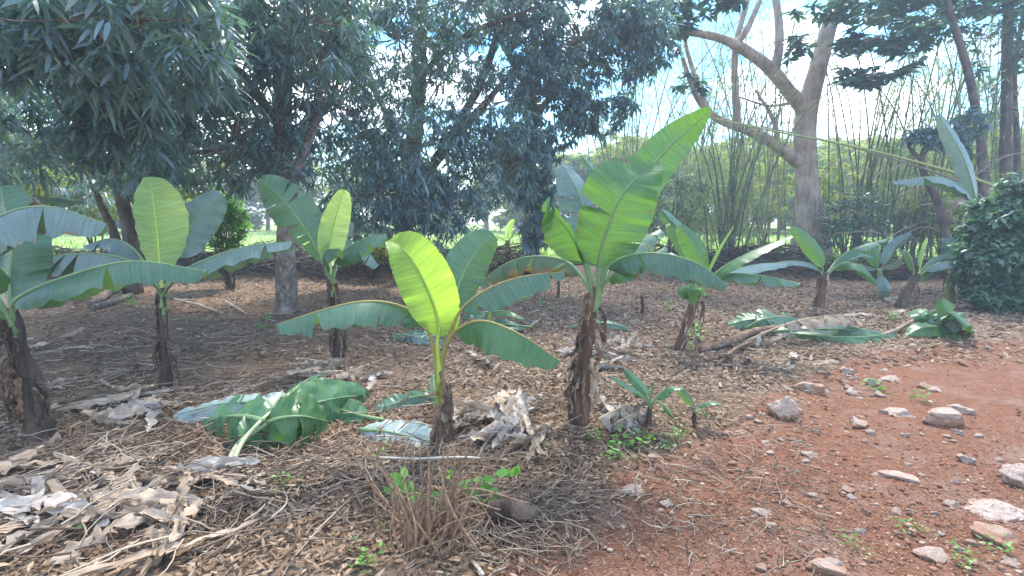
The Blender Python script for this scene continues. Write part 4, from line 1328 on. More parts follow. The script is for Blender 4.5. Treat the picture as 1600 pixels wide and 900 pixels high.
G1 = 'cut banana leaves heaped in the left foreground'
fallen('cut green leaf with pale stalk, lowest in the left heap', [(350, 742, .03), (368, 705, .07), (395, 680, .12), (445, 662, .14), (505, 662, .06)], .17, 'cut', (.1, 1, .8), G1, tears=1, crumple=.022, pet=.34, rib=.012, droop=.2, ribmat='midrib_p')
fallen('cut green leaf folded upward in the middle of the left heap', [(358, 735, .04), (380, 695, .12), (415, 652, .24), (455, 622, .26), (495, 596, .18)], .19, 'cut', (1, .4, -.2), G1, tears=1, pet=.34, rib=.011, droop=(.2, .3), ribmat='midrib_p')
fallen('cut green leaf stretching right over the left heap', [(372, 700, .08), (420, 660, .2), (475, 634, .24), (530, 622, .18), (575, 618, .06)], .20, 'cut', (0, 1, .9), G1, tears=(1, 2), crumple=.022, droop=.25)
fallen('grey blue cut leaf lying flat, left end of the left heap', [(470, 622, .14), (420, 628, .17), (350, 632, .12), (272, 648, .04)], .15, 'underside', (0, 1, .5), G1, droop=.3, pet=.05)
fallen('torn cut leaf lobe hanging off the left side of the heap', [(412, 660, .22), (388, 652, .22), (355, 650, .16), (320, 660, .05)], .22, 'cut', (.1, 1, 1.1), G1, tears=(1, 2), crumple=.022, droop=.25, pet=.03)
fallen('cut leaf with yellowed tip at the right end of the left heap', [(470, 640, .12), (505, 628, .15), (540, 622, .11), (566, 618, .06)], .15, 'burnt', (0, 1, .7), G1, pet=.05, tears=1)
fallen('slim dark cut leaf at the back of the left heap', [(430, 640, .16), (455, 615, .22), (475, 600, .20), (495, 586, .16)], .12, 'cut', (1, .6, .3), G1, pet=.05)
fallen('broad cut leaf bent over the crest of the left heap', [(400, 672, .12), (430, 655, .24), (470, 648, .26), (512, 658, .1)], .23, 'mid', (0, 1, 1.0), G1, pet=.06, tears=1, crumple=.022, droop=.3)
fallen('pale backed leaf with thin rib right of the left heap', [(600, 654, .03), (560, 648, .06), (530, 640, .07), (500, 632, .06)], .13, 'cut', (0, 1, .7), G1, pet=.2)
fallen('single green leaf on the litter behind the front stump', [(682, 622, .08), (650, 624, .07), (620, 632, .05), (585, 641, .03)], .13, 'mature', None, None, pet=.05, tears=1)
fallen('upturned leaf with pale underside beside the short stem', [(562, 668, .04), (600, 674, .05), (640, 680, .06), (680, 690, .04)], .16, 'underside', None, None, pet=.03, droop=-.1, tears=(0, 1))
fallen('small green leaf end standing at the foot of the short stem', [(683, 640, .0), (680, 615, .05), (678, 600, .08), (676, 585, .1)], .05, 'mature', (1, 0, 0), None, pet=.02)
G2 = 'cut leaves behind the short plant'
fallen('bluish cut leaf on the ground behind the short plant', [(615, 522, .05), (640, 525, .1), (665, 530, .08), (690, 535, .04)], .12, 'blue', None, G2, tears=2)
fallen('green cut leaf crossing the ground behind the short plant', [(690, 528, .05), (660, 522, .12), (635, 524, .08), (615, 530, .03)], .10, 'mature', None, G2, tears=1)
fallen('cut leaf with stalk behind the tips of the short plant', [(830, 512, .06), (800, 508, .12), (775, 506, .1), (740, 515, .05)], .11, 'mature', None, G2, tears=1)
fallen('green leaf lying behind the tall stem', [(890, 512, .05), (920, 505, .1), (955, 506, .1), (985, 512, .04)], .10, 'mature', None, G2, tears=1)
G3 = 'cut leaves in the heap along the path edge'
for lab, pts, W_, mt in [
        ('dark cut leaf at the left end of the path side heap', [(1215, 505, .1), (1190, 500, .14), (1165, 502, .12), (1138, 508, .04)], .26, 'cut'),
        ('bluish cut leaf standing up in the path side heap', [(1165, 512, .06), (1190, 500, .2), (1220, 495, .22), (1250, 500, .1)], .28, 'mature'),
        ('long cut leaf lying to the right in the path side heap', [(1180, 520, .05), (1240, 515, .12), (1310, 515, .12), (1400, 522, .05)], .24, 'mature'),
        ('green cut leaf below the browned one in the path side heap', [(1230, 520, .05), (1270, 512, .12), (1320, 512, .12), (1350, 518, .05)], .26, 'cut'),
        ('light green cut leaf at the front of the path side heap', [(1200, 518, .04), (1260, 522, .08), (1330, 526, .08), (1390, 525, .04)], .12, 'mid')]:
    fallen(lab, pts, W_, mt, None, G3, tears=2, droop=.25)
fallen('browned torn leaf draped over the path side heap', [(1160, 535, .08), (1205, 515, .22), (1250, 500, .3), (1310, 494, .34), (1350, 500, .24)], .20, 'dry', (.1, -1, .15), G3, tears=(9, 9), droop=.8, pet=.33, rib=.010, crumple=.03)
G4 = 'cut leaves in the heap by the glossy bush'
fallen('big pale leaf arching over the heap by the glossy bush', [(1420, 515, .05), (1445, 500, .18), (1475, 492, .28), (1500, 515, .08)], .24, 'underside', (.3, -1, .2), G4, droop=.55)
fallen('dark leaf curled down at the right of the heap by the bush', [(1460, 500, .2), (1480, 490, .38), (1498, 492, .34), (1508, 515, .04)], .24, 'cut', (.2, -1, 0), G4, droop=.6)
fallen('light green leaf lying in front in the heap by the bush', [(1500, 505, .12), (1470, 508, .15), (1440, 512, .14), (1418, 524, .04)], .18, 'mid', None, G4, droop=.3)
fallen('green leaf tip rising at the left of the heap by the bush', [(1455, 505, .1), (1445, 496, .24), (1435, 488, .3), (1422, 486, .28)], .13, 'cut', (1, 0, .5), G4)

# ------------------------------------------------------------------ dry banana leaves
dry_protos = []
for k in range(12):
    mb = MB()
    L_ = rng.uniform(.30, .62)
    P = [Vector((0, 0, .03))]
    a_ = 0
    for j in range(5):
        a_ += rng.uniform(-.4, .4)
        P.append(P[-1] + Vector((math.cos(a_), math.sin(a_), rng.uniform(-.3, .34))) * L_ / 5)
    P = [p - Vector((L_ / 2, 0, 0)) for p in P]
    Q, LL = crom(P, 34)
    SEED[0] += 1
    blade(mb, Q, LL, rng.uniform(.035, .075), (0, 1, rng.uniform(-.5, .5)), (rng.uniform(-1.0, .9), rng.uniform(-1.0, .9)), rng.uniform(-1.2, 1.2), (rng.choice([0, 1, 2]), rng.choice([0, 1, 3])), SEED[0], .16, (rng.uniform(.6, .9), .6), .03)
    tube(mb, Q[::4], [.006, .004, .002], 5, 14, .2)
    zmin = min(p.z for p in mb.v)
    for p in mb.v:
        p.z = (p.z - zmin) * .75 + .003
    dry_protos.append((mb, k))
DRYM = {}


def dry_leaf(px, py, sc, rot, label, group, grey=False, hh=0.0, tilt=0.0, k=None):
    k = rng.randrange(12) if k is None else k
    key = (k, grey)
    p = gz(px, py, hh)
    if key not in DRYM:
        o = dry_protos[k][0].build('dry_leaf', M['drygrey' if grey else 'dry'])
        DRYM[key] = o
    else:
        o = DRYM[key].copy()
        COL.objects.link(o)
    o.location = p
    o.rotation_euler = (rng.uniform(-.25, .25) + tilt, rng.uniform(-.25, .25), rot)
    o.scale = (sc * rng.uniform(.9, 1.5), sc * rng.uniform(.55, 1.0), sc * rng.uniform(.8, 1.3))
    tag(o, label, 'dry leaf', group)


# (centre px, spread px, count, direction, scale, grey share, label)
HEAPS = [
    (225, 642, 110, 24, 34, .3, 1.1, .6, 'crinkled pale dry leaf on the litter under the left stem'),
    (520, 588, 58, 18, 44, .4, 1.2, .3, 'dry tan leaf heaped at the foot of the stem mid left'),
    (775, 660, 75, 28, 50, .8, 1.05, .6, 'curled dry leaf between the short stem and the tallest stem'),
    (835, 690, 28, 12, 12, .8, 1.0, .1, 'fan of brown dry leaf left of the tallest stem'),
    (335, 762, 75, 16, 26, .5, .9, .15, 'long tan dry leaf in the strip behind the left front'),
    (195, 800, 135, 28, 46, .45, 1.05, .2, 'tan dry leaf in the trail across the left front'),
    (60, 790, 80, 50, 36, .4, 1.1, .3, 'broad buff dry leaf in the left front corner'),
    (110, 725, 60, 20, 11, .9, 1.0, .1, 'dry leaf blade propped on twigs at the left'),
    (230, 735, 40, 14, 8, .8, .8, .1, 'brown curled dry leaf alone on dark litter'),
    (245, 850, 45, 28, 9, 1.3, 1.0, .5, 'pale dry leaf standing near the front edge'),
    (950, 545, 55, 26, 44, .2, 1.1, .8, 'grey dry leaf scattered behind the tallest stem'),
    (975, 645, 40, 20, 16, 1.2, .9, .6, 'grey dry leaf under the bigger sucker'),
    (830, 510, 20, 8, 8, .6, .9, .7, 'whitish dry leaf on the ground behind the low sucker'),
    (765, 565, 18, 14, 10, 1.4, .9, .2, 'hanging dry leaf tuft behind the short plant'),
    (1140, 545, 80, 22, 34, .35, .9, .5, 'dry leaf strip by the slanting stem near the path'),
    (1225, 565, 90, 24, 24, .2, .8, .8, 'pale dry leaf scrap along the path edge'),
    (1330, 505, 60, 12, 12, .2, 1.2, .2, 'brown dry leaf on the path side heap'),
    (70, 560, 65, 40, 14, .3, 1.1, .5, 'dry leaf in the shade by the left edge stem'),
    (1285, 485, 25, 12, 8, .5, 1.0, .3, 'dry leaf below the small plant by the forked tree'),
    (1450, 480, 80, 12, 16, .3, 1.0, .4, 'dry leaf on the ground among the little plants'),
]
for cx_, cy_, sx, sy, n, dr, sc, gs, lab in HEAPS:
    for k in range(int(n * .64)):
        px, py = cx_ + max(-1.2, min(1.2, rng.gauss(0, .5))) * sx, cy_ + max(-1.2, min(1.2, rng.gauss(0, .5))) * sy
        dry_leaf(px, py, sc * rng.uniform(.45, 1.2), dr + rng.gauss(0, .7), lab, lab, rng.random() < gs, rng.choice([0, 0, .02, .05]), rng.gauss(0, .2))

# ------------------------------------------------------------------ sticks, logs, branches
def stick(name, label, pts, rad, mat, cat_, group=None, sides=7):
    wp = [gz(x, y, h) for x, y, h in pts]
    mb = MB()
    tube(mb, wp, rad, sides, 24, .25)
    return tag(mb.build(name, M[mat], None, True, tuple(wp[0])), label, cat_, group)


stick('log', 'pale brown log lying in brush behind the left plants, upper one', [(140, 475, .05), (175, 458, .12), (212, 435, .2)], [.06, .055, .05], 'bark_mango', 'log')
stick('log', 'brown log lying in brush behind the left plants, lower one', [(145, 482, .04), (180, 470, .07), (205, 462, .1)], [.07, .06, .055], 'bark_mango', 'log')
stick('stick', 'long straight pale stick slanting behind the left plant', [(272, 466, .06), (310, 475, .05), (348, 489, .04)], [.02, .018, .012], 'twig_pale', 'stick')
stick('stick', 'forked pale stick near the mottled mango trunk', [(353, 470, .05), (368, 480, .04), (385, 490, .03)], [.02, .015, .01], 'twig_pale', 'stick')
stick('stick', 'white peeled stick lying across the cut stalks', [(590, 712, .10), (650, 716, .12), (720, 715, .10), (792, 718, .06)], [.008, .008, .007, .006], 'twig_pale', 'stick')
stick('stick', 'grey stick near the front edge beside the path corner', [(736, 874, .02), (742, 880, .02), (755, 899, .02)], [.008, .01, .01], 'twig_pale', 'stick')
stick('stick', 'thin dead branch on the ground behind the tall plant', [(785, 470, .05), (810, 460, .1), (838, 447, .1)], [.015, .02, .015], 'twig', 'stick')
stick('fallen_stem', 'pale dead banana stem lying by the path side heap', [(1095, 545, .05), (1140, 535, .07), (1175, 522, .08), (1215, 512, .12)], [.05, .06, .055, .04], 'sheath', 'stem')
stick('fallen_stem', 'thin bent dead stalk below the dead banana stem', [(1120, 570, .02), (1150, 545, .08), (1180, 530, .1)], [.02, .022, .02], 'sheath', 'stem')
stick('fallen_stem', 'dead stalk lying between the heap and the little plants', [(1375, 525, .05), (1400, 515, .08), (1430, 500, .1)], [.03, .03, .025], 'dry', 'stem')
for pts, lab in [(((935, 655, .10), (958, 640, .16), (985, 634, .15), (1008, 640, .05)), 'crumpled grey dead leaf draped under the bigger sucker'),
                 (((945, 668, .03), (970, 655, .10), (990, 648, .12), (1006, 655, .03)), 'ragged grey dead leaf in front of the draped one by the suckers')]:
    fallen(lab, pts, .15, 'drygrey', (.25, -1, .1), None, tears=(8, 8), droop=.9, curl=.5, pet=.04, rib=.008, ripple=.3, crumple=.05)
stick('stump', 'short dark stake standing left of the tallest stem', [(816, 655, -.03), (816, 635, .06), (815, 612, .16)], [.014, .013, .010], 'stem_dark', 'stake')
for (px, py, top, r_, lab) in [(872, 466, 425, .03, 'thin dark post standing behind the burnt leaf'), (1003, 490, 462, .03, 'grey broken stump on open litter behind the tallest plant'), (1098, 490, 470, .03, 'grey stump behind the slanting stem')]:
    p = gz(px, py)
    mb = MB()
    tube(mb, [p + Vector((0, 0, -.05)), at(px + 1, (py + top) / 2, p.y), at(px - 1, top, p.y)], [r_ * 1.2, r_, r_ * .8], 8, 10, .3)
    tag(mb.build('stump', M['stem_dark'], None, True, tuple(p)), lab, 'stump')

# bare brushwood twigs over the litter at the left: one mass of twigs, plus litter
def twig_mass(name, n, region, ln, r_, mat, hmax, kind='stuff', curv=.5, label=None):
    V, Lo, T, Rn, b0 = [], [], [], [], 0
    for _ in range(n):
        px, py = region()
        p = flat(px, py) if py is not None else Vector((px[0], px[1], 0))
        if p.y < .6 or p.y > 30:
            continue
        if name != 'bank_brush' and mnoise.noise(Vector((p.x * .9, p.y * .9, 7.0))) < rng.uniform(-.5, .35):
            continue
        x, y = p.x, p.y
        a_ = rng.uniform(0, 6.3)
        L_ = ln * rng.uniform(.4, 1.3)
        rad = r_ * rng.uniform(.5, 1.3)
        z0 = rng.uniform(0.004, hmax)
        rr = rng.random()
        pts = []
        k = 5
        sl = rng.uniform(-.15, .25)
        for j in range(k):
            pts.append((x, y, Hz(x, y) + max(.004, z0 + sl * L_ * j / k)))
            a_ += rng.uniform(-curv, curv)
            x += math.cos(a_) * L_ / k
            y += math.sin(a_) * L_ / k
        for j, (x, y, z) in enumerate(pts):
            q_ = rad * (1 - .6 * j / k)
            dx, dy = -math.sin(a_) * q_, math.cos(a_) * q_
            V += [(x - dx, y - dy, z), (x + dx, y + dy, z), (x, y, z + q_ * 1.7)]
        for j in range(k - 1):
            o_ = b0 + j * 3
            for s1, s2 in ((0, 1), (1, 2), (2, 0)):
                Lo += [o_ + s1, o_ + s2, o_ + 3 + s2, o_ + 3 + s1]
                T.append(4)
                Rn.append(rr)
        b0 += k * 3
    o = build_np(name, np.array(V), np.array(Lo), np.array(T), np.array(Rn), mat)
    return tag(o, label, None, None, kind)


def left_brush():
    return (rng.uniform(-20, 480) if rng.random() < .8 else rng.uniform(480, 700)), rng.triangular(430, 900, 500)


twig_mass('brushwood', 2600, left_brush, .45, .006, M['brush'], .10, label='tangle of bare twigs on the litter')
twig_mass('twig_litter', 5200, lambda: (rng.uniform(-40, 1300), rng.triangular(425, 905, 560)), .22, .0035, M['brush'], .03, label='small twigs strewn over the litter')
twig_mass('straw', 2600, lambda: (rng.triangular(540, 960, 760), rng.triangular(640, 905, 800)), .26, .0026, M['brush'], .08, label='dry straw stalks near the cut shrub')
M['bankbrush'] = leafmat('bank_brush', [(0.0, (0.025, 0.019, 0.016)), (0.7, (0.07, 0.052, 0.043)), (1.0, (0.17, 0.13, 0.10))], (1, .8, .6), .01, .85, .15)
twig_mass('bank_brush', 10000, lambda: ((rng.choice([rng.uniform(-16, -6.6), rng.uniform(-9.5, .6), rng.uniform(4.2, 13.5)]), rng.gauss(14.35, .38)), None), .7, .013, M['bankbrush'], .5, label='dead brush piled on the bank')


# leaf litter
def litter(name, n, sampler, ln, wd, mat, label, hmax=.02, dens=None):
    pos = []
    while len(pos) < n:
        x, y = sampler()
        pos.append((x, y))
    pos = np.array(pos)
    z = Hn(pos[:, 0], pos[:, 1])
    for i, (x, y) in enumerate(pos):
        z[i] = Hz(x, y)
    C = np.column_stack([pos, z + NR.uniform(.004, hmax, n)])
    az = NR.uniform(0, 6.3, n)
    e = NR.normal(0, .22, n)
    d = np.stack([np.cos(az) * np.cos(e), np.sin(az) * np.cos(e), np.sin(e)], 1)
    up = np.tile([[0, 0, 1.0]], (n, 1)) + NR.normal(0, .45, (n, 3))
    g = leaves_geo(C, d, up, ln * NR.uniform(.4, 1.4, n), wd * NR.uniform(.5, 1.5, n), NR.uniform(-.25, .3, n), np.clip(NR.beta(2, 2.2, n), 0, 1))
    o = build_np(name, *g, mat)
    return tag(o, label, None, None, 'stuff')


def samp_litter():
    while True:
        px, py = rng.uniform(-60, 1500), rng.triangular(418, 940, 600)
        p = flat(px, py)
        s_ = sd1(p.x, p.y)
        if mnoise.noise(Vector((p.x * 1.1, p.y * 1.1, 4.0))) + .6 * mnoise.noise(Vector((p.x * 3.3, p.y * 3.3, 9.0))) < rng.uniform(-.75, .35):
            continue
        if s_ < rng.gauss(-.02, .24) * (1.5 if p.y > 3.6 else .7):
            return p.x, p.y


def samp_path():
    while True:
        px, py = rng.uniform(700, 1660), rng.triangular(520, 960, 760)
        p = flat(px, py)
        s_ = sd1(p.x, p.y)
        if s_ > rng.gauss(.0, .2):
            return p.x, p.y


litter('leaf_litter', 42000, samp_litter, .062, .014, M['litter'], 'brown fallen leaves covering the ground', .03)
litter('far_leaf_litter', 34000, lambda: (rng.uniform(-15, 11), rng.uniform(5.5, 14.3)), .10, .026, M['litter'], 'brown fallen leaves between the plants and the bank', .035)
def sunlit_spot():
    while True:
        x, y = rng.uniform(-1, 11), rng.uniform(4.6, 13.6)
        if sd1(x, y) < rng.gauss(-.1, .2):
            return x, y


M['litter_sunlit'] = leafmat('sunlit_tone_litter', [(0.0, (0.14, 0.095, 0.063)), (0.4, (0.25, 0.175, 0.12)), (0.75, (0.34, 0.26, 0.185)), (1.0, (0.46, 0.38, 0.29))], (1, .8, .6), .08, .85, .15)  # paler copy of the litter: sunlight on the right ground put into the colour
litter('sun_lightened_litter', 26000, sunlit_spot, .085, .024, M['litter_sunlit'], 'leaf bits painted paler for sunlight on the ground right of the centre', .03)
litter('leaf_crumbs', 15000, samp_litter, .035, .013, M['litter'], 'crumbled leaf bits covering the ground', .02)
litter('clippings', 15000, samp_path, .020, .0052, M['clip'], 'dry grass clippings scattered over the red path', .008)

# ------------------------------------------------------------------ rocks
rock_protos = []
import bmesh
for k in range(6):
    bm = bmesh.new()
    bmesh.ops.create_icosphere(bm, subdivisions=5, radius=1.0)
    so = Vector((k * 13.7, k * 5.1, 0))
    fl = rng.uniform(.45, .65)
    # a few random chipped planes make it angular
    planes = [(Vector((rng.gauss(0, 1), rng.gauss(0, 1), rng.gauss(0, .6))).normalized(), rng.uniform(.45, .8)) for _ in range(15)]
    for v in bm.verts:
        p = v.co.copy()
        for n_, d_ in planes:
            e = p.dot(n_) - d_
            if e > 0:
                p -= n_ * e
        p *= 1 + .24 * mnoise.noise(p * 1.5 + so) + .11 * mnoise.noise(p * 3.7 + so) + .05 * mnoise.noise(p * 9 + so)
        p.z *= fl
        v.co = p
    me = bpy.data.meshes.new('rock')
    bm.to_mesh(me)
    bm.free()
    me.polygons.foreach_set('use_smooth', [True] * len(me.polygons))
    me.materials.append(M['rock'])
    rock_protos.append(me)


def rock(px, py, wpx, label, group, k=None, sink=.35, sy=None, sz=None, rot=None):
    p = gz(px, py)
    d = (p - CAM).dot(FW)
    r_ = wpx / 2 * d / F
    o = bpy.data.objects.new('rock', rock_protos[rng.randrange(6) if k is None else k])
    COL.objects.link(o)
    o.scale = (r_, r_ * (sy or rng.uniform(.65, .95)), r_ * (sz or rng.uniform(.8, 1.1)))
    o.rotation_euler = (rng.uniform(-.15, .15), rng.uniform(-.15, .15), rot if rot is not None else rng.uniform(-.5, .5))
    o.location = p + Vector((0, 0, r_ * .5 * (1 - 2 * min(.56, sink + .08))))
    tag(o, label, 'rock', group)


BIG = [(1220, 650, 62, 'grey boulder with a rounded top on the path edge', .10, 1.3), (1270, 612, 58, 'low pale rock right behind the grey boulder', .45, .9), (1477, 660, 78, 'flat topped pinkish rock, biggest on the open path', .2, 1.0),
       (1590, 755, 70, 'large orange tan rock cut by the right frame edge', .2, 1.2), (1340, 665, 48, 'angular slab of rock with pointed end', .3, .8), (1402, 648, 56, 'pale flat rock left of the biggest path rock', .45, .7),
       (1505, 645, 48, 'small flat rock behind the biggest path rock', .4, .7), (1300, 888, 90, 'wide orange slab sunk in the path at the front', .46, .5), (1555, 840, 90, 'large dirty rock slab in the right front corner', .42, .7),
       (985, 770, 46, 'dark grey rock half sunk at the path border', .35, .9), (882, 844, 21, 'small round orange stone near the front', .15, 1.1), (1205, 828, 30, 'pinkish upright stone in the front path', .3, 1.0),
       (1190, 888, 30, 'blunt reddish stone beside the front slab', .3, 1.0), (1410, 745, 95, 'broad reddish rock rising barely from the path', .48, .45), (1545, 800, 110, 'long low ledge of rock by the right edge', .47, .5),
       (1455, 870, 50, 'ochre stone among grass at the right front', .35, .8), (1040, 790, 32, 'tan stone beside the dark grey rock', .35, .8), (1022, 716, 34, 'reddish rubble stone below the suckers', .35, .8)]
for px, py, wp_, lab, sk, sz in BIG:
    rock(px, py, wp_, lab, 'limestone rocks on the path', None, sk, None, sz)
SMALL = [(1160, 632, 18), (1175, 612, 22), (1245, 656, 20), (1275, 652, 16), (1325, 608, 26), (1365, 602, 34), (1330, 617, 26), (1390, 594, 30), (1445, 606, 30), (1325, 588, 14), (1275, 596, 16), (1360, 678, 22), (1350, 690, 16), (1275, 675, 14),
         (1220, 687, 14), (1240, 687, 13), (1415, 682, 18), (1440, 680, 14), (1490, 690, 18), (1510, 722, 34), (1460, 610, 24), (935, 755, 18), (1030, 800, 15), (1015, 735, 14), (1100, 790, 16), (1130, 772, 12), (1112, 745, 16), (1270, 775, 26),
         (1330, 778, 22), (1220, 785, 14), (1245, 740, 12), (1160, 812, 14), (1178, 810, 18), (1400, 800, 22), (1440, 745, 18), (1500, 860, 22), (1580, 880, 30), (1430, 560, 14), (1500, 550, 16), (1545, 545, 20), (1220, 572, 18), (1290, 540, 14), (1105, 720, 12), (1060, 830, 14)]
rng2 = random.Random(5)
for _ in range(26):
    t_ = rng2.random()
    SMALL.append((1130 + 250 * t_ + rng2.gauss(0, 22), 668 - 90 * t_ + rng2.gauss(0, 16), rng2.uniform(9, 22)))
for _ in range(34):
    a_, b_ = rng2.uniform(1130, 1590), rng2.uniform(565, 890)
    p_ = flat(a_, b_)
    if sd1(p_.x, p_.y) > .12:
        SMALL.append((a_, b_, rng2.uniform(10, 26) * (1.3 if b_ > 760 else 1)))
for px, py, wp_ in SMALL:
    rock(px, py, wp_, 'small pale stone scattered on the red path', 'small stones on the path')

# pebbles
Vp, Lp, Tp, Rp = [], [], [], []
bm = bmesh.new()
bmesh.ops.create_icosphere(bm, subdivisions=1, radius=1.0)
ico_v = np.array([v.co[:] for v in bm.verts])
ico_f = np.array([[v.index for v in f.verts] for f in bm.faces])
bm.free()
parts = []
for _ in range(1500):
    x, y = samp_path()
    r_ = rng.choice([.005, .007, .010, .015])
    V = ico_v * NR.uniform(.6, 1.2, (len(ico_v), 1)) * np.array([r_ * 1.2, r_, r_ * .7]) + np.array([x, y, Hz(x, y) + r_ * .3])
    parts.append((V, ico_f.ravel(), np.full(len(ico_f), 3), np.full(len(ico_f), rng.random())))
o = build_np('pebbles', *cat(parts), M['pebble'])
tag(o, 'small pebbles scattered over the red path', None, None, 'stuff')

# ------------------------------------------------------------------ cut shrub with brown stalks in the front
base = gz(668, 835)
root = tag(empty('cut_shrub', base), 'cut back shrub of brown upright stalks with a few fresh green leaves, at the front', 'shrub')
STK = [((640, 870), (636, 800), (640, 745)), ((655, 850), (660, 780), (655, 700)), ((668, 840), (672, 760), (668, 700)), ((630, 850), (622, 790), (612, 730)), ((684, 850), (690, 780), (700, 720)), ((648, 860), (652, 790), (666, 735)),
       ((700, 840), (712, 770), (735, 735)), ((660, 870), (640, 820), (600, 740)), ((690, 835), (694, 760), (692, 690)), ((640, 880), (650, 830), (632, 760)), ((675, 870), (700, 810), (690, 760)), ((620, 870), (610, 830), (622, 770)),
       ((710, 860), (705, 800), (716, 745)), ((655, 830), (646, 740), (648, 705))]
for _ in range(34):
    bx, by = rng.gauss(672, 38), rng.uniform(820, 880)
    tx = bx + rng.gauss(0, 45)
    ty = by - rng.uniform(60, 165)
    STK = STK + [((bx, by), ((bx + tx) / 2 + rng.gauss(0, 10), (by + ty) / 2), (tx, max(690, ty)))]
for _ in range(16):
    bx, by = rng.uniform(600, 700), rng.uniform(770, 850)
    STK = STK + [((bx, by + 20), (bx + 40, by - rng.uniform(20, 60)), (bx + rng.uniform(70, 150), by - rng.uniform(-20, 60)))]
for k, pts in enumerate(STK):
    b_ = gz(*pts[0])
    mb = MB()
    P = [b_ + Vector((0, 0, -.02)), at(*pts[1], b_.y + rng.uniform(-.03, .05)), at(*pts[2], b_.y + rng.uniform(-.05, .1))]
    tube(mb, P, [rng.uniform(.004, .010), rng.uniform(.003, .007), .0025], 6, 14, .3)
    mb.build('stalk', M['stalk'], root)
LFS = [(697, 775, 22), (690, 800, 10), (750, 783, 16), (760, 770, 12), (742, 802, 16), (800, 740, 14), (630, 752, 14), (640, 772, 14), (685, 825, 14), (580, 828, 9), (630, 800, 8), (775, 795, 12), (755, 750, 10), (660, 815, 9), (612, 770, 10), (720, 760, 9), (735, 820, 10), (590, 790, 8), (700, 740, 8), (655, 780, 10)]
for px, py, sz in LFS:
    Yl = 2.55 + rng.uniform(-.08, .12)
    c = at(px, py, Yl)
    s = sz * Yl / F
    n = 4
    pos = np.array([tuple(c)] * n) + NR.normal(0, s * .22, (n, 3))
    d = NR.normal(0, 1, (n, 3))
    d[:, 2] = np.abs(d[:, 2]) * .5
    d[:, 1] *= .5
    g = leaves_geo(pos, d, np.array([[0.2, -1, .6]] * n) + NR.normal(0, .3, (n, 3)), np.full(n, s * 2.0), np.full(n, s * 1.0), NR.uniform(0, .3, n), NR.uniform(.4, 1, n))
    build_np('leaf_sprig', *g, M['weed'], root)
# root clod
bm = bmesh.new()
p = gz(806, 800)
mb = MB()
tube(mb, [gz(760, 800, .10), gz(790, 795, .12), gz(815, 800, .11), gz(838, 808, .07)], [.03, .05, .055, .02], 10, 18, .5)
for k in range(16):
    a_ = gz(rng.uniform(790, 835), rng.uniform(790, 812), .1)
    tube(mb, [a_, a_ + Vector((rng.uniform(-.08, .12), rng.uniform(-.05, .05), rng.uniform(-.08, .05)))], [.005, .002], 4, 4)
bm.free()
tag(mb.build('root_clod', M['stem_dark'], None, True, tuple(p)), 'uprooted dark root clump lying right of the cut stalks', 'root')

# weeds
def weed(px, py, size, label, group, n=9):
    p = gz(px, py)
    d = (p - CAM).dot(FW)
    s = size * d / F
    C = np.array([tuple(p + Vector((rng.gauss(0, s * .25), rng.gauss(0, s * .25), s * rng.uniform(.1, .7)))) for _ in range(n)])
    g = rosettes(C, 4, s * .5, s * .26, (-.2, .8), (.05, .4))
    o = build_np('weed_plant', *g, M['weed'], None, False, tuple(p))
    tag(o, label, 'weed', group)


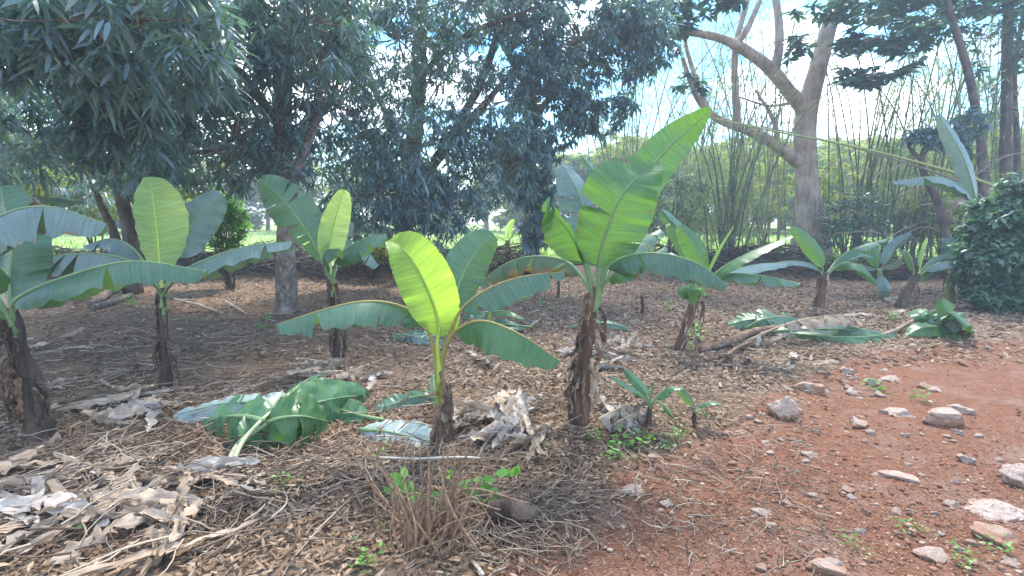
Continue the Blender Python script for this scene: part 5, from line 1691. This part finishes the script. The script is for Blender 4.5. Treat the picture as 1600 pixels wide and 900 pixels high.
for px, py, s in [(565, 885, 24), (275, 830, 0), (445, 765, 14), (975, 700, 26), (1000, 690, 20), (960, 720, 16), (930, 690, 14), (1060, 690, 18), (1040, 705, 14), (935, 660, 0), (1085, 530, 18), (1075, 548, 12), (1088, 520, 16), (590, 715, 14),
                  (420, 500, 14), (205, 480, 14), (410, 515, 10), (850, 480, 12), (1046, 485, 10), (885, 455, 0), (1370, 610, 16), (1440, 628, 14), (1560, 860, 20), (1420, 830, 16), (1500, 880, 18), (1330, 855, 14), (1490, 530, 12), (1395, 500, 12), (840, 700, 12), (590, 840, 10), (1100, 465, 8), (300, 500, 8)]:
    if s:
        weed(px, py, s, 'small green weed sprouting from the ground', 'weeds sprouting here and there')
# green bits among the left front litter
fallen('scrap of fresh green leaf on tan litter in the left front', [(128, 830, .04), (126, 822, .06), (118, 815, .06), (104, 812, .03)], .045, 'cut', None, None, pet=.2, tears=1)


# grass of the field edge
def samp_field():
    y = 16.5 + 30 * rng.random() ** 1.6
    return rng.uniform(-1.15, 1.15) * y, y


n = 16000
pos = np.array([samp_field() for _ in range(n)])
z = Hn(pos[:, 0], pos[:, 1]) + .05
C = np.column_stack([pos, z])
d = NR.normal(0, .35, (n, 3))
d[:, 2] = 1
g = leaves_geo(C, d, np.array([[0, -1.0, .3]] * n) + NR.normal(0, .4, (n, 3)), NR.uniform(.12, .42, n), NR.uniform(.03, .07, n), NR.uniform(0, .5, n), NR.uniform(0, 1, n))
tag(build_np('grass', *g, M['grass']), 'bright green grass of the field beyond the bank', None, None, 'stuff')


# ------------------------------------------------------------------ added thin volume imitating the blue lens veil over dark foliage
m, t, out = new_mat('lens_veil_volume')
pv = N(t, 'VolumePrincipled', Density=VEIL, Anisotropy=0.2)
pv.inputs['Color'].default_value = (0.72, 0.86, 1.0, 1)
t.links.new(pv.outputs[0], out.inputs['Volume'])
zs = [(o.matrix_world @ Vector(c_)).z for o in scene.objects if o.type == 'MESH' for c_ in o.bound_box]
mb = MB()
x0, x1, y0, y1, z0, z1 = -320, 320, -80, 440, min(zs) - 1, max(zs) + 3
mb.add([(x0, y0, z0), (x1, y0, z0), (x1, y1, z0), (x0, y1, z0), (x0, y0, z1), (x1, y0, z1), (x1, y1, z1), (x0, y1, z1)],
       [(3, 2, 1, 0), (4, 5, 6, 7), (0, 1, 5, 4), (1, 2, 6, 5), (2, 3, 7, 6), (3, 0, 4, 7)])
tag(mb.build('lens_veil', m, None, False), 'added bluish air volume imitating lens glare over the grove', None, None, 'stuff')
